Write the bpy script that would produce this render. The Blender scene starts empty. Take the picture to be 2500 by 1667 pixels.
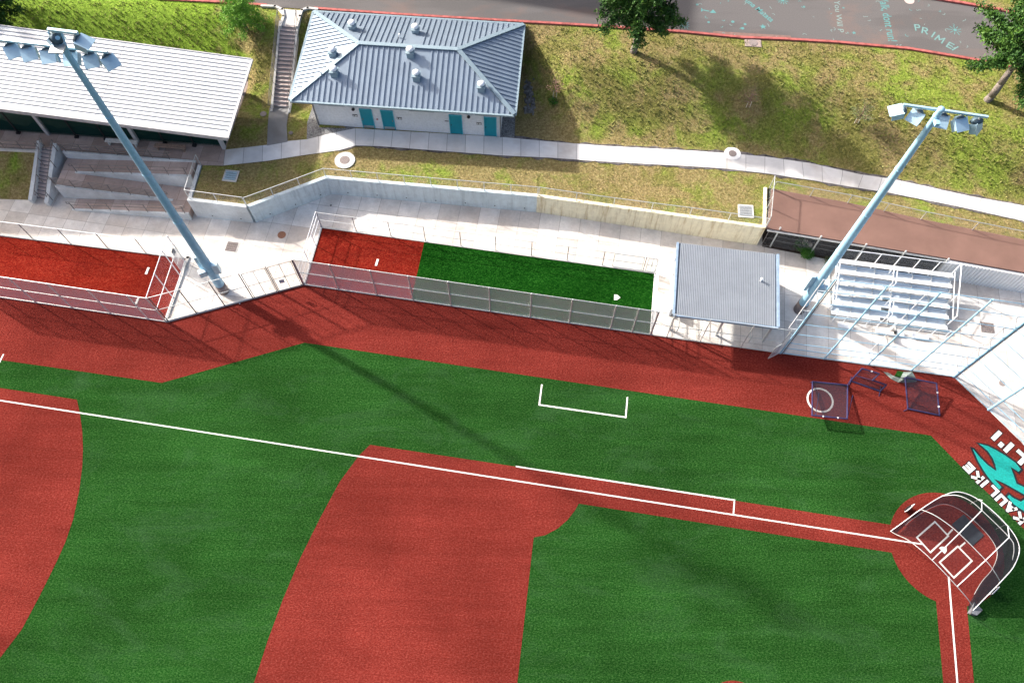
import bpy, bmesh, math, random
from mathutils import Vector, Matrix, geometry
random.seed(7)
S = bpy.context.scene
C = S.collection
R = math.radians

# ------------------------------------------------------------------ camera
FPX, CX, CY, H = 1900.0, 1250.0, 833.5, 51.8
_n = Vector(((1239-CX)/FPX, -(1758-CY)/FPX, -1.0)).normalized()
_Z = -_n
_F = Vector((0, 0, -1)); _Y = (_F-_F.dot(_Z)*_Z).normalized(); _X = _Y.cross(_Z)
ROT = Matrix((_X, _Y, _Z))
cam = bpy.data.cameras.new('camera'); co = bpy.data.objects.new('camera', cam); C.objects.link(co)
co.matrix_world = Matrix.Translation((0, 0, H)) @ ROT.to_4x4()
cam.sensor_fit = 'HORIZONTAL'; cam.sensor_width = 36; cam.lens = 36*FPX/2500
cam.clip_end = 3000; cam.clip_start = 0.5
S.camera = co

# ------------------------------------------------------------------ light
SUN_EL = R(28.6); SUN_AZ = R(149.7)          # direction towards the sun, counter-clockwise from +X
sd = Vector((math.cos(SUN_AZ)*math.cos(SUN_EL), math.sin(SUN_AZ)*math.cos(SUN_EL), math.sin(SUN_EL)))
W = bpy.data.worlds.new('World'); S.world = W; W.use_nodes = True
nt = W.node_tree; bg = nt.nodes['Background']
sky = nt.nodes.new('ShaderNodeTexSky'); sky.sky_type = 'NISHITA'; sky.sun_disc = False
sky.sun_elevation = SUN_EL; sky.sun_rotation = math.atan2(sd.x, sd.y); sky.dust_density = 6.0; sky.air_density = .8; sky.ozone_density = .4
nt.links.new(sky.outputs[0], bg.inputs[0]); bg.inputs[1].default_value = 0.15
sun = bpy.data.lights.new('sun', 'SUN'); sun.energy = 4.8; sun.angle = R(1.8); sun.color = (1, .95, .88)
so = bpy.data.objects.new('sun', sun); C.objects.link(so)
so.rotation_euler = (-sd).to_track_quat('-Z', 'Y').to_euler()
S.view_settings.view_transform = 'Standard'; S.view_settings.look = 'None'
S.view_settings.exposure = 0.95; S.view_settings.gamma = 1
S.render.engine = 'CYCLES'
S.cycles.transparent_max_bounces = 24
S.cycles.max_bounces = 6

# ------------------------------------------------------------------ measuring: where a sight line meets a level
def P(u, v, z=0.0):
    d = ROT @ Vector(((u-CX)/FPX, -(v-CY)/FPX, -1.0))
    t = (z-H)/d.z
    return Vector((d.x*t, d.y*t))
def smooth(a, b, x):
    t = max(0, min(1, (x-a)/(b-a))); return t*t*(3-2*t)
def zU(x):                                   # level of the upper terrace
    if x < -14: return 2.2-.15*smooth(-26, -18, x)
    return 2.05+.3*smooth(5, 17, x)
def PU(u, v, dz=0):
    z = 2.1
    for _ in range(5):
        p = P(u, v, z+dz); z = zU(p.x)
    return p
def interp(pts, x):
    if x <= pts[0][0]: return pts[0][1]
    for (a, b) in zip(pts, pts[1:]):
        if x <= b[0]: return a[1]+(b[1]-a[1])*(x-a[0])/(b[0]-a[0])
    return pts[-1][1]

# ------------------------------------------------------------------ materials
def mat(name):
    m = bpy.data.materials.new(name); m.use_nodes = True
    return m, m.node_tree, m.node_tree.nodes['Principled BSDF']
def N(nt, t, **kw):
    n = nt.nodes.new(t)
    for k, v in kw.items(): setattr(n, k, v)
    return n
def pos(nt, scale=(1, 1, 1), rot=0):
    g = N(nt, 'ShaderNodeNewGeometry'); mp = N(nt, 'ShaderNodeMapping')
    mp.inputs['Scale'].default_value = scale; mp.inputs['Rotation'].default_value = (0, 0, rot)
    nt.links.new(g.outputs['Position'], mp.inputs[0]); return mp.outputs[0]
def noise(nt, vec, scale, detail=4, rough=.6, dist=0):
    n = N(nt, 'ShaderNodeTexNoise'); n.inputs['Scale'].default_value = scale; n.inputs['Detail'].default_value = detail
    n.inputs['Roughness'].default_value = rough; n.inputs['Distortion'].default_value = dist
    nt.links.new(vec, n.inputs['Vector']); return n.outputs[0]
def ramp(nt, fac, stops, interp_='LINEAR'):
    r = N(nt, 'ShaderNodeValToRGB'); r.color_ramp.interpolation = interp_
    e = r.color_ramp.elements
    while len(e) < len(stops): e.new(.5)
    for i, (p, c) in enumerate(stops):
        e[i].position = p; e[i].color = (c[0], c[1], c[2], 1) if len(c) == 3 else c
    nt.links.new(fac, r.inputs[0]); return r.outputs[0]
def mix(nt, fac, a, b, mode='MIX'):
    m = N(nt, 'ShaderNodeMix', data_type='RGBA', blend_type=mode)
    for i, s in ((0, fac), (6, a), (7, b)):
        if hasattr(s, 'is_linked'): nt.links.new(s, m.inputs[i])
        elif i == 0: m.inputs[0].default_value = s
        else: m.inputs[i].default_value = (*s, 1)
    return m.outputs[2]
def bump(nt, bs, h, st, dist=.05):
    b = N(nt, 'ShaderNodeBump'); b.inputs['Strength'].default_value = st; b.inputs['Distance'].default_value = dist
    nt.links.new(h, b.inputs['Height']); nt.links.new(b.outputs[0], bs.inputs['Normal'])
def G3(v): return (v, v, v)

def simple(name, col, rough=.6, metal=0, var=.18, vs=3.0, spec=.3, bmp=0):
    m, nt, bs = mat(name)
    v = noise(nt, pos(nt), vs, 5)
    a = tuple(c*(1-var) for c in col); b = tuple(min(1, c*(1+var)) for c in col)
    nt.links.new(ramp(nt, v, [(.3, a), (.7, b)]), bs.inputs['Base Color'])
    bs.inputs['Roughness'].default_value = rough; bs.inputs['Metallic'].default_value = metal
    bs.inputs['Specular IOR Level'].default_value = spec
    if bmp: bump(nt, bs, noise(nt, pos(nt), 25, 3), bmp)
    return m

def turf(name, dark, mid, light, rot, fiber=.9):
    m, nt, bs = mat(name)
    big = noise(nt, pos(nt, (1, 1, 1)), .11, 4, .6)
    streak = noise(nt, pos(nt, (.16, 1.5, 1), rot), 1.1, 5, .65)
    streak2 = noise(nt, pos(nt, (.05, .45, 1), rot+.5), 1.2, 3, .6)
    fine = noise(nt, pos(nt, (1, 1.6, 1), rot), 7.5, 3, .75)
    c = ramp(nt, fine, [(.34, dark), (.5, mid), (.68, light)])
    c = mix(nt, .75, c, ramp(nt, streak, [(.3, G3(.84)), (.7, G3(1.14))]), 'MULTIPLY')
    c = mix(nt, .8, c, ramp(nt, streak2, [(.3, G3(.86)), (.7, G3(1.13))]), 'MULTIPLY')
    c = mix(nt, .9, c, ramp(nt, big, [(.3, G3(.72)), (.7, G3(1.3))]), 'MULTIPLY')
    sep = N(nt, 'ShaderNodeSeparateXYZ'); nt.links.new(pos(nt, (1, 1, 1), R(8.3) if 'green' in name else R(8.3+90)), sep.inputs[0])
    sq_ = N(nt, 'ShaderNodeMath', operation='DIVIDE'); nt.links.new(sep.outputs[1], sq_.inputs[0]); sq_.inputs[1].default_value = 4.57
    sf_ = N(nt, 'ShaderNodeMath', operation='FRACT'); nt.links.new(sq_.outputs[0], sf_.inputs[0])
    c = mix(nt, 1, c, ramp(nt, sf_.outputs[0], [(0, G3(.90)), (.014, G3(1)), (.985, G3(1)), (1, G3(.90))]), 'MULTIPLY')
    if 'bullpen' in name: pass
    elif 'green' in name:
        worn = noise(nt, pos(nt, (.5, 1, 1), rot), .35, 7, .75, .6)
        c = mix(nt, ramp(nt, worn, [(.50, G3(0)), (.76, G3(.35))]), c, (.050, .105, .050))
        nap = noise(nt, pos(nt, (.12, 1.2, 1), R(-48)), .9, 4, .6)
        c = mix(nt, .6, c, ramp(nt, nap, [(.35, G3(.85)), (.65, G3(1.14))]), 'MULTIPLY')
    else:
        worn = noise(nt, pos(nt, (.4, 1, 1), rot), .5, 7, .75, .5)
        c = mix(nt, ramp(nt, worn, [(.5, G3(0)), (.72, G3(.35))]), c, (.10, .012, .010))
    nt.links.new(c, bs.inputs['Base Color']); bs.inputs['Roughness'].default_value = 1
    bs.inputs['Specular IOR Level'].default_value = .0
    bump(nt, bs, noise(nt, pos(nt), 11, 3, .8), fiber, .05)
    return m
M = {}
M['turf_green'] = turf('turf_green', (.0055, .031, .0045), (.0125, .054, .0095), (.040, .105, .027), R(8))
M['turf_bullpen'] = turf('turf_bullpen', (.002, .019, .002), (.0045, .038, .0035), (.018, .085, .011), R(8))
M['turf_red'] = turf('turf_red', (.098, .012, .0095), (.140, .0205, .0155), (.210, .044, .034), R(8), .6)
M['turf_rust'] = turf('turf_rust', (.085, .006, .004), (.135, .011, .007), (.20, .030, .016), R(8), .6)

def grass(name):
    m, nt, bs = mat(name)
    fine = noise(nt, pos(nt, (1, 1, 1)), 5.5, 5, .8, .5)
    patch = noise(nt, pos(nt), .16, 5, .62, .6)
    dry = noise(nt, pos(nt, (1, 1, 1), .7), .42, 6, .66, .3)
    g = ramp(nt, fine, [(.3, (.075, .078, .020)), (.5, (.18, .175, .046)), (.7, (.37, .33, .12))])
    lush = ramp(nt, fine, [(.3, (.08, .14, .012)), (.5, (.20, .33, .030)), (.7, (.40, .54, .08))])
    br = ramp(nt, fine, [(.3, (.13, .09, .04)), (.5, (.28, .21, .095)), (.7, (.46, .37, .20))])
    gp = N(nt, 'ShaderNodeNewGeometry'); sx = N(nt, 'ShaderNodeSeparateXYZ'); nt.links.new(gp.outputs['Position'], sx.inputs[0])
    def mrange(o, a, b, c0, c1):
        r_ = N(nt, 'ShaderNodeMapRange'); nt.links.new(o, r_.inputs[0])
        for i, v in enumerate((a, b, c0, c1)): r_.inputs[i+1].default_value = v
        return r_.outputs[0]
    def mth(op, a, b):
        m_ = N(nt, 'ShaderNodeMath', operation=op)
        for i, v in enumerate((a, b)):
            if hasattr(v, 'is_linked'): nt.links.new(v, m_.inputs[i])
            else: m_.inputs[i].default_value = v
        return m_.outputs[0]
    lushx = mth('ADD', patch, mth('MULTIPLY', mrange(sx.outputs[0], -18, -24, -.03, .26), mrange(sx.outputs[1], 48, 51, 0, 1)))
    dryx = mth('ADD', mth('ADD', dry, mrange(sx.outputs[2], 2.6, 2.15, 0, .11)), mth('MULTIPLY', mrange(sx.outputs[0], -23, -27, .04, -.22), mrange(sx.outputs[1], 46, 49, 0, 1)))
    c = mix(nt, mth('MULTIPLY', ramp(nt, lushx, [(.45, G3(0)), (.6, G3(1))]), mrange(sx.outputs[0], -20, -25, .55, 1)), g, lush)
    c = mix(nt, ramp(nt, dryx, [(.47, G3(0)), (.62, G3(.85))]), c, br)
    nt.links.new(c, bs.inputs['Base Color']); bs.inputs['Roughness'].default_value = .9
    bs.inputs['Specular IOR Level'].default_value = .1
    bump(nt, bs, noise(nt, pos(nt), 4.5, 6, .8), 1.0, .22)
    return m
M['grass'] = grass('grass')

def concrete(name, col, stain, joints=None, rot=0, vv=.25):
    m, nt, bs = mat(name)
    a = noise(nt, pos(nt), .55, 6, .65); b = noise(nt, pos(nt), 6, 5, .7); s = noise(nt, pos(nt, (1, 1, 1), 2.), .23, 6, .7, .8)
    c = ramp(nt, a, [(.3, tuple(x*(1-vv) for x in col)), (.7, tuple(min(1, x*(1+vv*.7)) for x in col))])
    c = mix(nt, ramp(nt, s, [(.47, G3(0)), (.70, G3(.6))]), c, stain)
    c = mix(nt, .5, c, ramp(nt, b, [(.3, G3(.82)), (.7, G3(1.12))]), 'MULTIPLY')
    if joints:
        br = N(nt, 'ShaderNodeTexBrick'); br.offset = joints[2]; br.squash = 1
        nt.links.new(pos(nt, (1, 1, 1), rot), br.inputs['Vector'])
        br.inputs['Color1'].default_value = (1, 1, 1, 1); br.inputs['Color2'].default_value = (.76, .72, .69, 1)
        br.inputs['Mortar'].default_value = (.45, .43, .42, 1); br.inputs['Scale'].default_value = 1
        br.inputs['Mortar Size'].default_value = .016; br.inputs['Mortar Smooth'].default_value = .2
        br.inputs['Brick Width'].default_value = joints[0]; br.inputs['Row Height'].default_value = joints[1]
        c = mix(nt, 1.0, c, br.outputs[0], 'MULTIPLY')
    nt.links.new(c, bs.inputs['Base Color']); bs.inputs['Roughness'].default_value = .85
    bs.inputs['Specular IOR Level'].default_value = .2
    bump(nt, bs, noise(nt, pos(nt), 14, 4), .15, .02)
    return m
M['plaza'] = concrete('plaza_concrete', (.74, .72, .69), (.60, .52, .46), (1.62, 2.3, .0), R(8.5))
M['brown_slab'] = concrete('brown_slab', (.46, .375, .345), (.36, .28, .25), (1.5, 1.5, .5), R(5))
M['wall_concrete'] = concrete('wall_concrete', (.58, .61, .62), (.46, .48, .49))
M['curb_concrete'] = concrete('curb_concrete', (.56, .55, .53), (.4, .36, .32))
M['step_concrete'] = concrete('step_concrete', (.52, .43, .40), (.40, .31, .28))

def streaky(name, col, streakcol):
    m, nt, bs = mat(name)
    a = noise(nt, pos(nt, (2.2, 2.2, .18)), 1.6, 6, .7, .2)
    c = ramp(nt, a, [(.30, streakcol), (.49, col), (.75, tuple(min(1, x*1.12) for x in col))])
    b = noise(nt, pos(nt), 2.5, 5)
    c = mix(nt, .6, c, ramp(nt, b, [(.3, G3(.8)), (.7, G3(1.1))]), 'MULTIPLY')
    nt.links.new(c, bs.inputs['Base Color']); bs.inputs['Roughness'].default_value = .85
    return m
M['wall_blue'] = streaky('wall_weathered_blue', (.50, .58, .61), (.36, .42, .45))
M['wall_yellow'] = streaky('wall_stained_yellow', (.70, .65, .48), (.40, .30, .15))
def ribbon(name):
    m, nt, bs = mat(name)
    tc = N(nt, 'ShaderNodeUVMap'); sx = N(nt, 'ShaderNodeSeparateXYZ'); nt.links.new(tc.outputs[0], sx.inputs[0])
    d = N(nt, 'ShaderNodeMath', operation='DIVIDE'); nt.links.new(sx.outputs[0], d.inputs[0]); d.inputs[1].default_value = 1.5
    f = N(nt, 'ShaderNodeMath', operation='FRACT'); nt.links.new(d.outputs[0], f.inputs[0])
    fl = N(nt, 'ShaderNodeMath', operation='FLOOR'); nt.links.new(d.outputs[0], fl.inputs[0])
    wn = N(nt, 'ShaderNodeTexWhiteNoise', noise_dimensions='1D'); nt.links.new(fl.outputs[0], wn.inputs['W'])
    a = noise(nt, pos(nt), .7, 6, .65); s = noise(nt, pos(nt), .2, 5, .6, .5)
    c = ramp(nt, a, [(.3, (.56, .555, .55)), (.7, (.70, .69, .68))])
    c = mix(nt, ramp(nt, s, [(.5, G3(0)), (.66, G3(.6))]), c, (.40, .35, .31))
    c = mix(nt, 1, c, ramp(nt, wn.outputs[0], [(0, G3(.86)), (1, G3(1.05))]), 'MULTIPLY')
    c = mix(nt, 1, c, ramp(nt, f.outputs[0], [(.018, G3(.38)), (.03, G3(1))]), 'MULTIPLY')
    nt.links.new(c, bs.inputs['Base Color']); bs.inputs['Roughness'].default_value = .85
    return m
M['path'] = ribbon('path_slabs')
def asphalt():
    m, nt, bs = mat('asphalt')
    big = noise(nt, pos(nt), .16, 5, .6, .5); fine = noise(nt, pos(nt), 14, 3); pat = noise(nt, pos(nt, (.25, 1, 1), R(4)), .35, 3)
    c = ramp(nt, fine, [(.3, (.083, .077, .077)), (.7, (.125, .116, .115))])
    c = mix(nt, ramp(nt, big, [(.52, G3(0)), (.72, G3(.55))]), c, (.21, .115, .085))
    c = mix(nt, .9, c, ramp(nt, pat, [(.42, G3(.86)), (.5, G3(1.05))]), 'MULTIPLY')
    nt.links.new(c, bs.inputs['Base Color']); bs.inputs['Roughness'].default_value = .9
    return m
M['asphalt'] = asphalt()
M['red_curb'] = simple('red_curb_paint', (.36, .10, .09), .85, var=.4, vs=2.5)
M['white_line'] = simple('white_turf_line', (.66, .65, .62), .8, var=.06)
M['gravel'] = simple('gravel', (.20, .20, .20), .95, var=.7, vs=9, bmp=1)
M['edge_gravel'] = simple('edge_gravel', (.11, .10, .10), .95, var=.75, vs=2.2, bmp=1)
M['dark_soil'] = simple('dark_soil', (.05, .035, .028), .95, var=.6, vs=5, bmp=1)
M['roof_blue'] = simple('roof_blue_grey', (.25, .31, .38), .38, .35, var=.08, vs=.8, spec=.5)
M['roof_trim'] = simple('roof_trim', (.25, .33, .38), .45, .2, var=.06)
M['roof_white'] = simple('roof_white', (.74, .76, .77), .5, .1, var=.05, vs=.6)
M['rib_grey'] = simple('rib_grey', (.42, .42, .43), .5, .2)
M['dugout_roof'] = simple('dugout_roof_metal', (.30, .33, .37), .42, .25, var=.08, vs=.8)
M['dugout_valley'] = simple('dugout_valley', (.13, .155, .19), .5, .2)
M['dugout_trim'] = simple('dugout_trim', (.26, .35, .46), .45, .2)
M['white_wall'] = simple('white_block_wall', (.62, .63, .65), .85, var=.10, vs=6, bmp=.5)
M['fascia'] = simple('dark_fascia', (.13, .14, .16), .6)
M['teal'] = simple('teal_door_paint', (.006, .22, .28), .45, var=.06)
M['teal_frame'] = simple('teal_frame', (.05, .36, .45), .45)
M['steel_kick'] = simple('steel_kickplate', (.45, .48, .48), .3, .8)
M['gutter'] = simple('gutter_concrete', (.19, .12, .105), .9, var=.2)
M['black'] = simple('black_paint', (.015, .015, .018), .5)
M['sign_white'] = simple('sign_white', (.75, .75, .75), .6, var=.03)
M['galv'] = simple('galvanised_steel', (.56, .58, .58), .45, .55, var=.12, vs=8)
M['galv_dark'] = simple('weathered_rail', (.19, .175, .17), .55, .35)
M['pole_blue'] = simple('galvanised_pole', (.31, .53, .68), .5, .12, var=.08, vs=4)
M['fixture'] = simple('fixture_shell', (.44, .62, .73), .4, .35, var=.1)
M['fixture_dark'] = simple('fixture_dark', (.07, .11, .14), .5, .3)
M['alu'] = simple('bleacher_aluminium', (.80, .83, .86), .42, .15, var=.08, vs=2)
M['alu_floor'] = simple('bleacher_footboard', (.56, .64, .72), .42, .15, var=.08, vs=2)
M['white_tube'] = simple('white_tube', (.78, .80, .82), .4, .1, var=.04)
M['bench_white'] = simple('painted_bench', (.62, .62, .60), .7, var=.2, vs=12)
M['bench_wood'] = simple('weathered_wood', (.27, .19, .15), .85, var=.35, vs=9)
M['net_green'] = simple('dark_green_screen', (.008, .032, .028), .9, var=.3)
M['brown_roof'] = simple('brown_membrane_roof', (.175, .10, .08), .8, var=.13, vs=.5)
M['rubber_mat'] = simple('dark_rubber_mat', (.025, .032, .042), .8)
M['navy'] = simple('navy_padding', (.03, .028, .085), .6, var=.25)
M['tarp'] = simple('crumpled_tarp', (.20, .24, .22), .7, var=.35, vs=2)
M['chalk'] = simple('chalk_teal', (.10, .25, .25), .9, var=.3, vs=12)
M['chalk_pale'] = simple('chalk_pale', (.19, .28, .27), .9, var=.2, vs=12)
M['logo_teal'] = simple('logo_teal_turf', (.004, .27, .24), .85, var=.22, vs=7, bmp=.6)
M['logo_black'] = simple('logo_black_turf', (.008, .010, .014), .85)
M['rust_lid'] = simple('rusty_lid', (.27, .13, .08), .8, var=.3, vs=14)
M['grey_lid'] = simple('grey_lid', (.24, .20, .19), .8, var=.3, vs=14)
M['iron_grate'] = simple('iron_grate', (.12, .12, .12), .7)
M['bark'] = simple('bark', (.20, .17, .15), .9, var=.55, vs=10, bmp=1)
M['dry_twig'] = simple('dry_twig', (.26, .16, .13), .9)
M['rock'] = simple('grey_rock', (.16, .155, .15), .9, var=.5, vs=3, bmp=1)
M['beige'] = simple('beige_plastic', (.62, .55, .48), .6)
M['wood_side'] = simple('plain_block', (.55, .52, .46), .85)

def foliage(name, a, b, c_):
    m, nt, bs = mat(name)
    v = noise(nt, pos(nt), 1.1, 5, .75)
    nt.links.new(ramp(nt, v, [(.3, a), (.5, b), (.72, c_)]), bs.inputs['Base Color'])
    bs.inputs['Roughness'].default_value = .6; bs.inputs['Specular IOR Level'].default_value = .25
    return m
M['leaf_pine'] = foliage('leaf_pine', (.010, .038, .007), (.030, .090, .012), (.11, .21, .025))
M['leaf_lime'] = foliage('leaf_lime', (.08, .22, .02), (.15, .34, .03), (.25, .45, .06))
M['leaf_pale'] = foliage('leaf_pale', (.10, .13, .05), (.16, .20, .08), (.22, .27, .11))
M['leaf_red'] = foliage('leaf_red', (.16, .07, .05), (.24, .12, .09), (.3, .18, .14))
M['leaf_shrub'] = foliage('leaf_shrub', (.02, .08, .01), (.04, .15, .015), (.09, .25, .03))
M['grass_tuft'] = foliage('grass_tuft', (.08, .11, .02), (.20, .21, .05), (.40, .35, .14))

def chain(name, pitch, wire, col, veil=0.0):
    """woven wire: two families of diagonal wires, everything between them open"""
    m, nt, bs = mat(name)
    tc = N(nt, 'ShaderNodeUVMap'); sx = N(nt, 'ShaderNodeSeparateXYZ'); nt.links.new(tc.outputs[0], sx.inputs[0])
    outs = []
    for op in ('ADD', 'SUBTRACT'):
        a = N(nt, 'ShaderNodeMath', operation=op); nt.links.new(sx.outputs[0], a.inputs[0]); nt.links.new(sx.outputs[1], a.inputs[1])
        d = N(nt, 'ShaderNodeMath', operation='DIVIDE'); nt.links.new(a.outputs[0], d.inputs[0]); d.inputs[1].default_value = pitch
        f = N(nt, 'ShaderNodeMath', operation='FRACT'); nt.links.new(d.outputs[0], f.inputs[0])
        l = N(nt, 'ShaderNodeMath', operation='LESS_THAN'); nt.links.new(f.outputs[0], l.inputs[0]); l.inputs[1].default_value = wire
        outs.append(l.outputs[0])
    mx = N(nt, 'ShaderNodeMath', operation='MAXIMUM'); nt.links.new(outs[0], mx.inputs[0]); nt.links.new(outs[1], mx.inputs[1])
    tr = N(nt, 'ShaderNodeBsdfTransparent'); ms = N(nt, 'ShaderNodeMixShader')
    bs.inputs['Base Color'].default_value = (*col, 1); bs.inputs['Roughness'].default_value = .5 if col[0] > .2 else .95; bs.inputs['Metallic'].default_value = .2 if col[0] > .2 else 0
    if col[0] < .2: bs.inputs['Specular IOR Level'].default_value = .05
    nt.links.new(mx.outputs[0], ms.inputs[0]); nt.links.new(tr.outputs[0], ms.inputs[1]); nt.links.new(bs.outputs[0], ms.inputs[2])
    nt.links.new(ms.outputs[0], nt.nodes['Material Output'].inputs[0])
    return m
M['chain_light'] = chain('chain_link_light', .075, .045, (.55, .58, .60))
M['chain_thin'] = chain('chain_link_thin', .075, .025, (.5, .53, .55))
M['chain_dense'] = chain('chain_link_dense', .075, .34, (.66, .65, .67))
M['net_backstop'] = chain('backstop_net', .08, .055, (.55, .66, .72))
M['net_dark'] = chain('dark_net', .08, .26, (.035, .035, .05))
M['net_top'] = chain('dark_net_top', .08, .05, (.05, .045, .06))
M['net_side'] = chain('dark_net_side', .08, .55, (.010, .011, .015))
M['net_cage'] = chain('cage_screen_net', .08, .35, (.010, .04, .034))

# ------------------------------------------------------------------ mesh builder
def tag(o, label=None, cat=None, group=None, kind=None):
    if label: o['label'] = label
    if cat: o['category'] = cat
    if group: o['group'] = group
    if kind: o['kind'] = kind
    return o
def root_origin(o):
    v = Vector((0, 0, 0))
    while o is not None: v = v+o.location; o = o.parent
    return v
class MB:
    def __init__(s): s.v = []; s.f = []; s.uv = []; s.mi = []; s.cur = 0
    def face(s, pts, uv=None):
        i = len(s.v); s.v += [tuple(p) for p in pts]; s.f.append(tuple(range(i, i+len(pts)))); s.uv.append(uv); s.mi.append(s.cur)
        return s
    def frame(s, c, ax, ay, az):           # box from centre and three half-axes
        c, ax, ay, az = map(Vector, (c, ax, ay, az))
        q = [c+sx*ax+sy*ay+sz*az for sz in (-1, 1) for sx, sy in ((-1, -1), (1, -1), (1, 1), (-1, 1))]
        i = len(s.v); s.v += [tuple(p) for p in q]
        for f in ((3, 2, 1, 0), (4, 5, 6, 7), (0, 1, 5, 4), (1, 2, 6, 5), (2, 3, 7, 6), (3, 0, 4, 7)):
            s.f.append(tuple(i+k for k in f)); s.uv.append(None); s.mi.append(s.cur)
        return s
    def box(s, c, size, rz=0):
        ca, sa = math.cos(rz), math.sin(rz)
        return s.frame(c, (ca*size[0]/2, sa*size[0]/2, 0), (-sa*size[1]/2, ca*size[1]/2, 0), (0, 0, size[2]/2))
    def beam(s, a, b, w, h, up=(0, 0, 1)):
        a, b = Vector(a), Vector(b); d = b-a; L = d.length
        if L < 1e-6: return s
        d /= L; u = Vector(up)
        if abs(d.dot(u)) > .98: u = Vector((0, 1, 0))
        x = d.cross(u).normalized(); z = x.cross(d)
        return s.frame((a+b)/2, d*L/2, x*w/2, z*h/2)
    def tube(s, a, b, r, r2=None, n=8, cap=True):
        a, b = Vector(a), Vector(b); d = (b-a)
        if d.length < 1e-6: return s
        d.normalize(); u = Vector((0, 0, 1)) if abs(d.z) < .95 else Vector((1, 0, 0))
        x = d.cross(u).normalized(); y = d.cross(x)
        r2 = r if r2 is None else r2; i = len(s.v)
        for c, rr in ((a, r), (b, r2)):
            for k in range(n):
                t = 2*math.pi*k/n; s.v.append(tuple(c+x*math.cos(t)*rr+y*math.sin(t)*rr))
        for k in range(n):
            s.f.append((i+k, i+(k+1) % n, i+n+(k+1) % n, i+n+k)); s.uv.append(None); s.mi.append(s.cur)
        if cap:
            s.f.append(tuple(range(i+n-1, i-1, -1))); s.uv.append(None); s.mi.append(s.cur)
            s.f.append(tuple(range(i+n, i+2*n))); s.uv.append(None); s.mi.append(s.cur)
        return s
    def path(s, pts, r, n=6):
        for a, b in zip(pts, pts[1:]): s.tube(a, b, r, n=n)
        return s
    def cap(s, c, r, h=None, n=12, m=4):      # dome
        c = Vector(c); h = r if h is None else h; i = len(s.v)
        for j in range(m):
            t = j/m*math.pi/2
            for k in range(n):
                a = 2*math.pi*k/n; s.v.append((c.x+r*math.cos(t)*math.cos(a), c.y+r*math.cos(t)*math.sin(a), c.z+h*math.sin(t)))
        s.v.append((c.x, c.y, c.z+h))
        for j in range(m-1):
            for k in range(n):
                s.f.append((i+j*n+k, i+j*n+(k+1) % n, i+(j+1)*n+(k+1) % n, i+(j+1)*n+k)); s.uv.append(None); s.mi.append(s.cur)
        for k in range(n):
            s.f.append((i+(m-1)*n+k, i+(m-1)*n+(k+1) % n, i+m*n)); s.uv.append(None); s.mi.append(s.cur)
        return s
    def prism(s, poly, z0, z1):             # z0, z1 numbers or lists
        n = len(poly); a = [z0]*n if not isinstance(z0, (list, tuple)) else z0
        b = [z1]*n if not isinstance(z1, (list, tuple)) else z1
        area = sum(poly[i][0]*poly[(i+1) % n][1]-poly[(i+1) % n][0]*poly[i][1] for i in range(n))
        idx = list(range(n)) if area > 0 else list(range(n-1, -1, -1))
        i0 = len(s.v)
        s.v += [(poly[k][0], poly[k][1], a[k]) for k in idx]+[(poly[k][0], poly[k][1], b[k]) for k in idx]
        tri = geometry.tessellate_polygon([[Vector((poly[k][0], poly[k][1], 0)) for k in idx]])
        for t in tri:
            q = [Vector(s.v[i0+k]) for k in t]
            up = (q[1].xy-q[0].xy).cross(q[2].xy-q[0].xy) > 0
            t = t if up else t[::-1]
            s.f.append(tuple(i0+n+k for k in t)); s.f.append(tuple(i0+k for k in t[::-1])); s.uv += [None, None]; s.mi += [s.cur]*2
        for k in range(n):
            s.f.append((i0+k, i0+(k+1) % n, i0+n+(k+1) % n, i0+n+k)); s.uv.append(None); s.mi.append(s.cur)
        return s
    def flat(s, poly, z):
        n = len(poly); i0 = len(s.v); s.v += [(p[0], p[1], z) for p in poly]
        for t in geometry.tessellate_polygon([[Vector((p[0], p[1], 0)) for p in poly]]):
            q = [Vector(s.v[i0+k]) for k in t]
            if (q[1].xy-q[0].xy).cross(q[2].xy-q[0].xy) < 0: t = t[::-1]
            s.f.append(tuple(i0+k for k in t)); s.uv.append(None); s.mi.append(s.cur)
        return s
    def line(s, pts, w, z, closed=False):
        pts = [Vector((p[0], p[1])) for p in pts]
        if closed: pts = pts+[pts[0]]
        for k_, (a, b) in enumerate(zip(pts, pts[1:])):
            z += .0005; d = (b-a).normalized(); n = Vector((-d.y, d.x))*w/2; e = d*w/2
            s.face([(*(a-e-n), z), (*(b+e-n), z), (*(b+e+n), z), (*(a-e+n), z)])
        return s
    def panel(s, a, b, z0a, z1a, z0b=None, z1b=None, off=0):     # upright sheet with metre UVs
        z0b = z0a if z0b is None else z0b; z1b = z1a if z1b is None else z1b
        L = (Vector(b[:2])-Vector(a[:2])).length
        s.face([(a[0], a[1], z0a), (b[0], b[1], z0b), (b[0], b[1], z1b), (a[0], a[1], z1a)], [(0, z0a), (L, z0b), (L, z1b), (0, z1a)])
        return s
    def build(s, name, m, parent=None, smooth_=False):
        me = bpy.data.meshes.new(name); o0 = root_origin(parent)
        me.from_pydata([(x-o0.x, y-o0.y, z-o0.z) for x, y, z in s.v], [], s.f)
        if any(u is not None for u in s.uv):
            l = me.uv_layers.new(name='UVMap'); k = 0
            for f, u in zip(s.f, s.uv):
                for j in range(len(f)):
                    l.data[k].uv = u[j] if u else (0, 0); k += 1
        ms = m if isinstance(m, (list, tuple)) else [m]
        for x in ms: me.materials.append(M[x] if isinstance(x, str) else x)
        if len(ms) > 1: me.polygons.foreach_set('material_index', s.mi)
        if smooth_: me.polygons.foreach_set('use_smooth', [True]*len(me.polygons))
        me.update()
        ob = bpy.data.objects.new(name, me); C.objects.link(ob); ob.parent = parent
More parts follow.
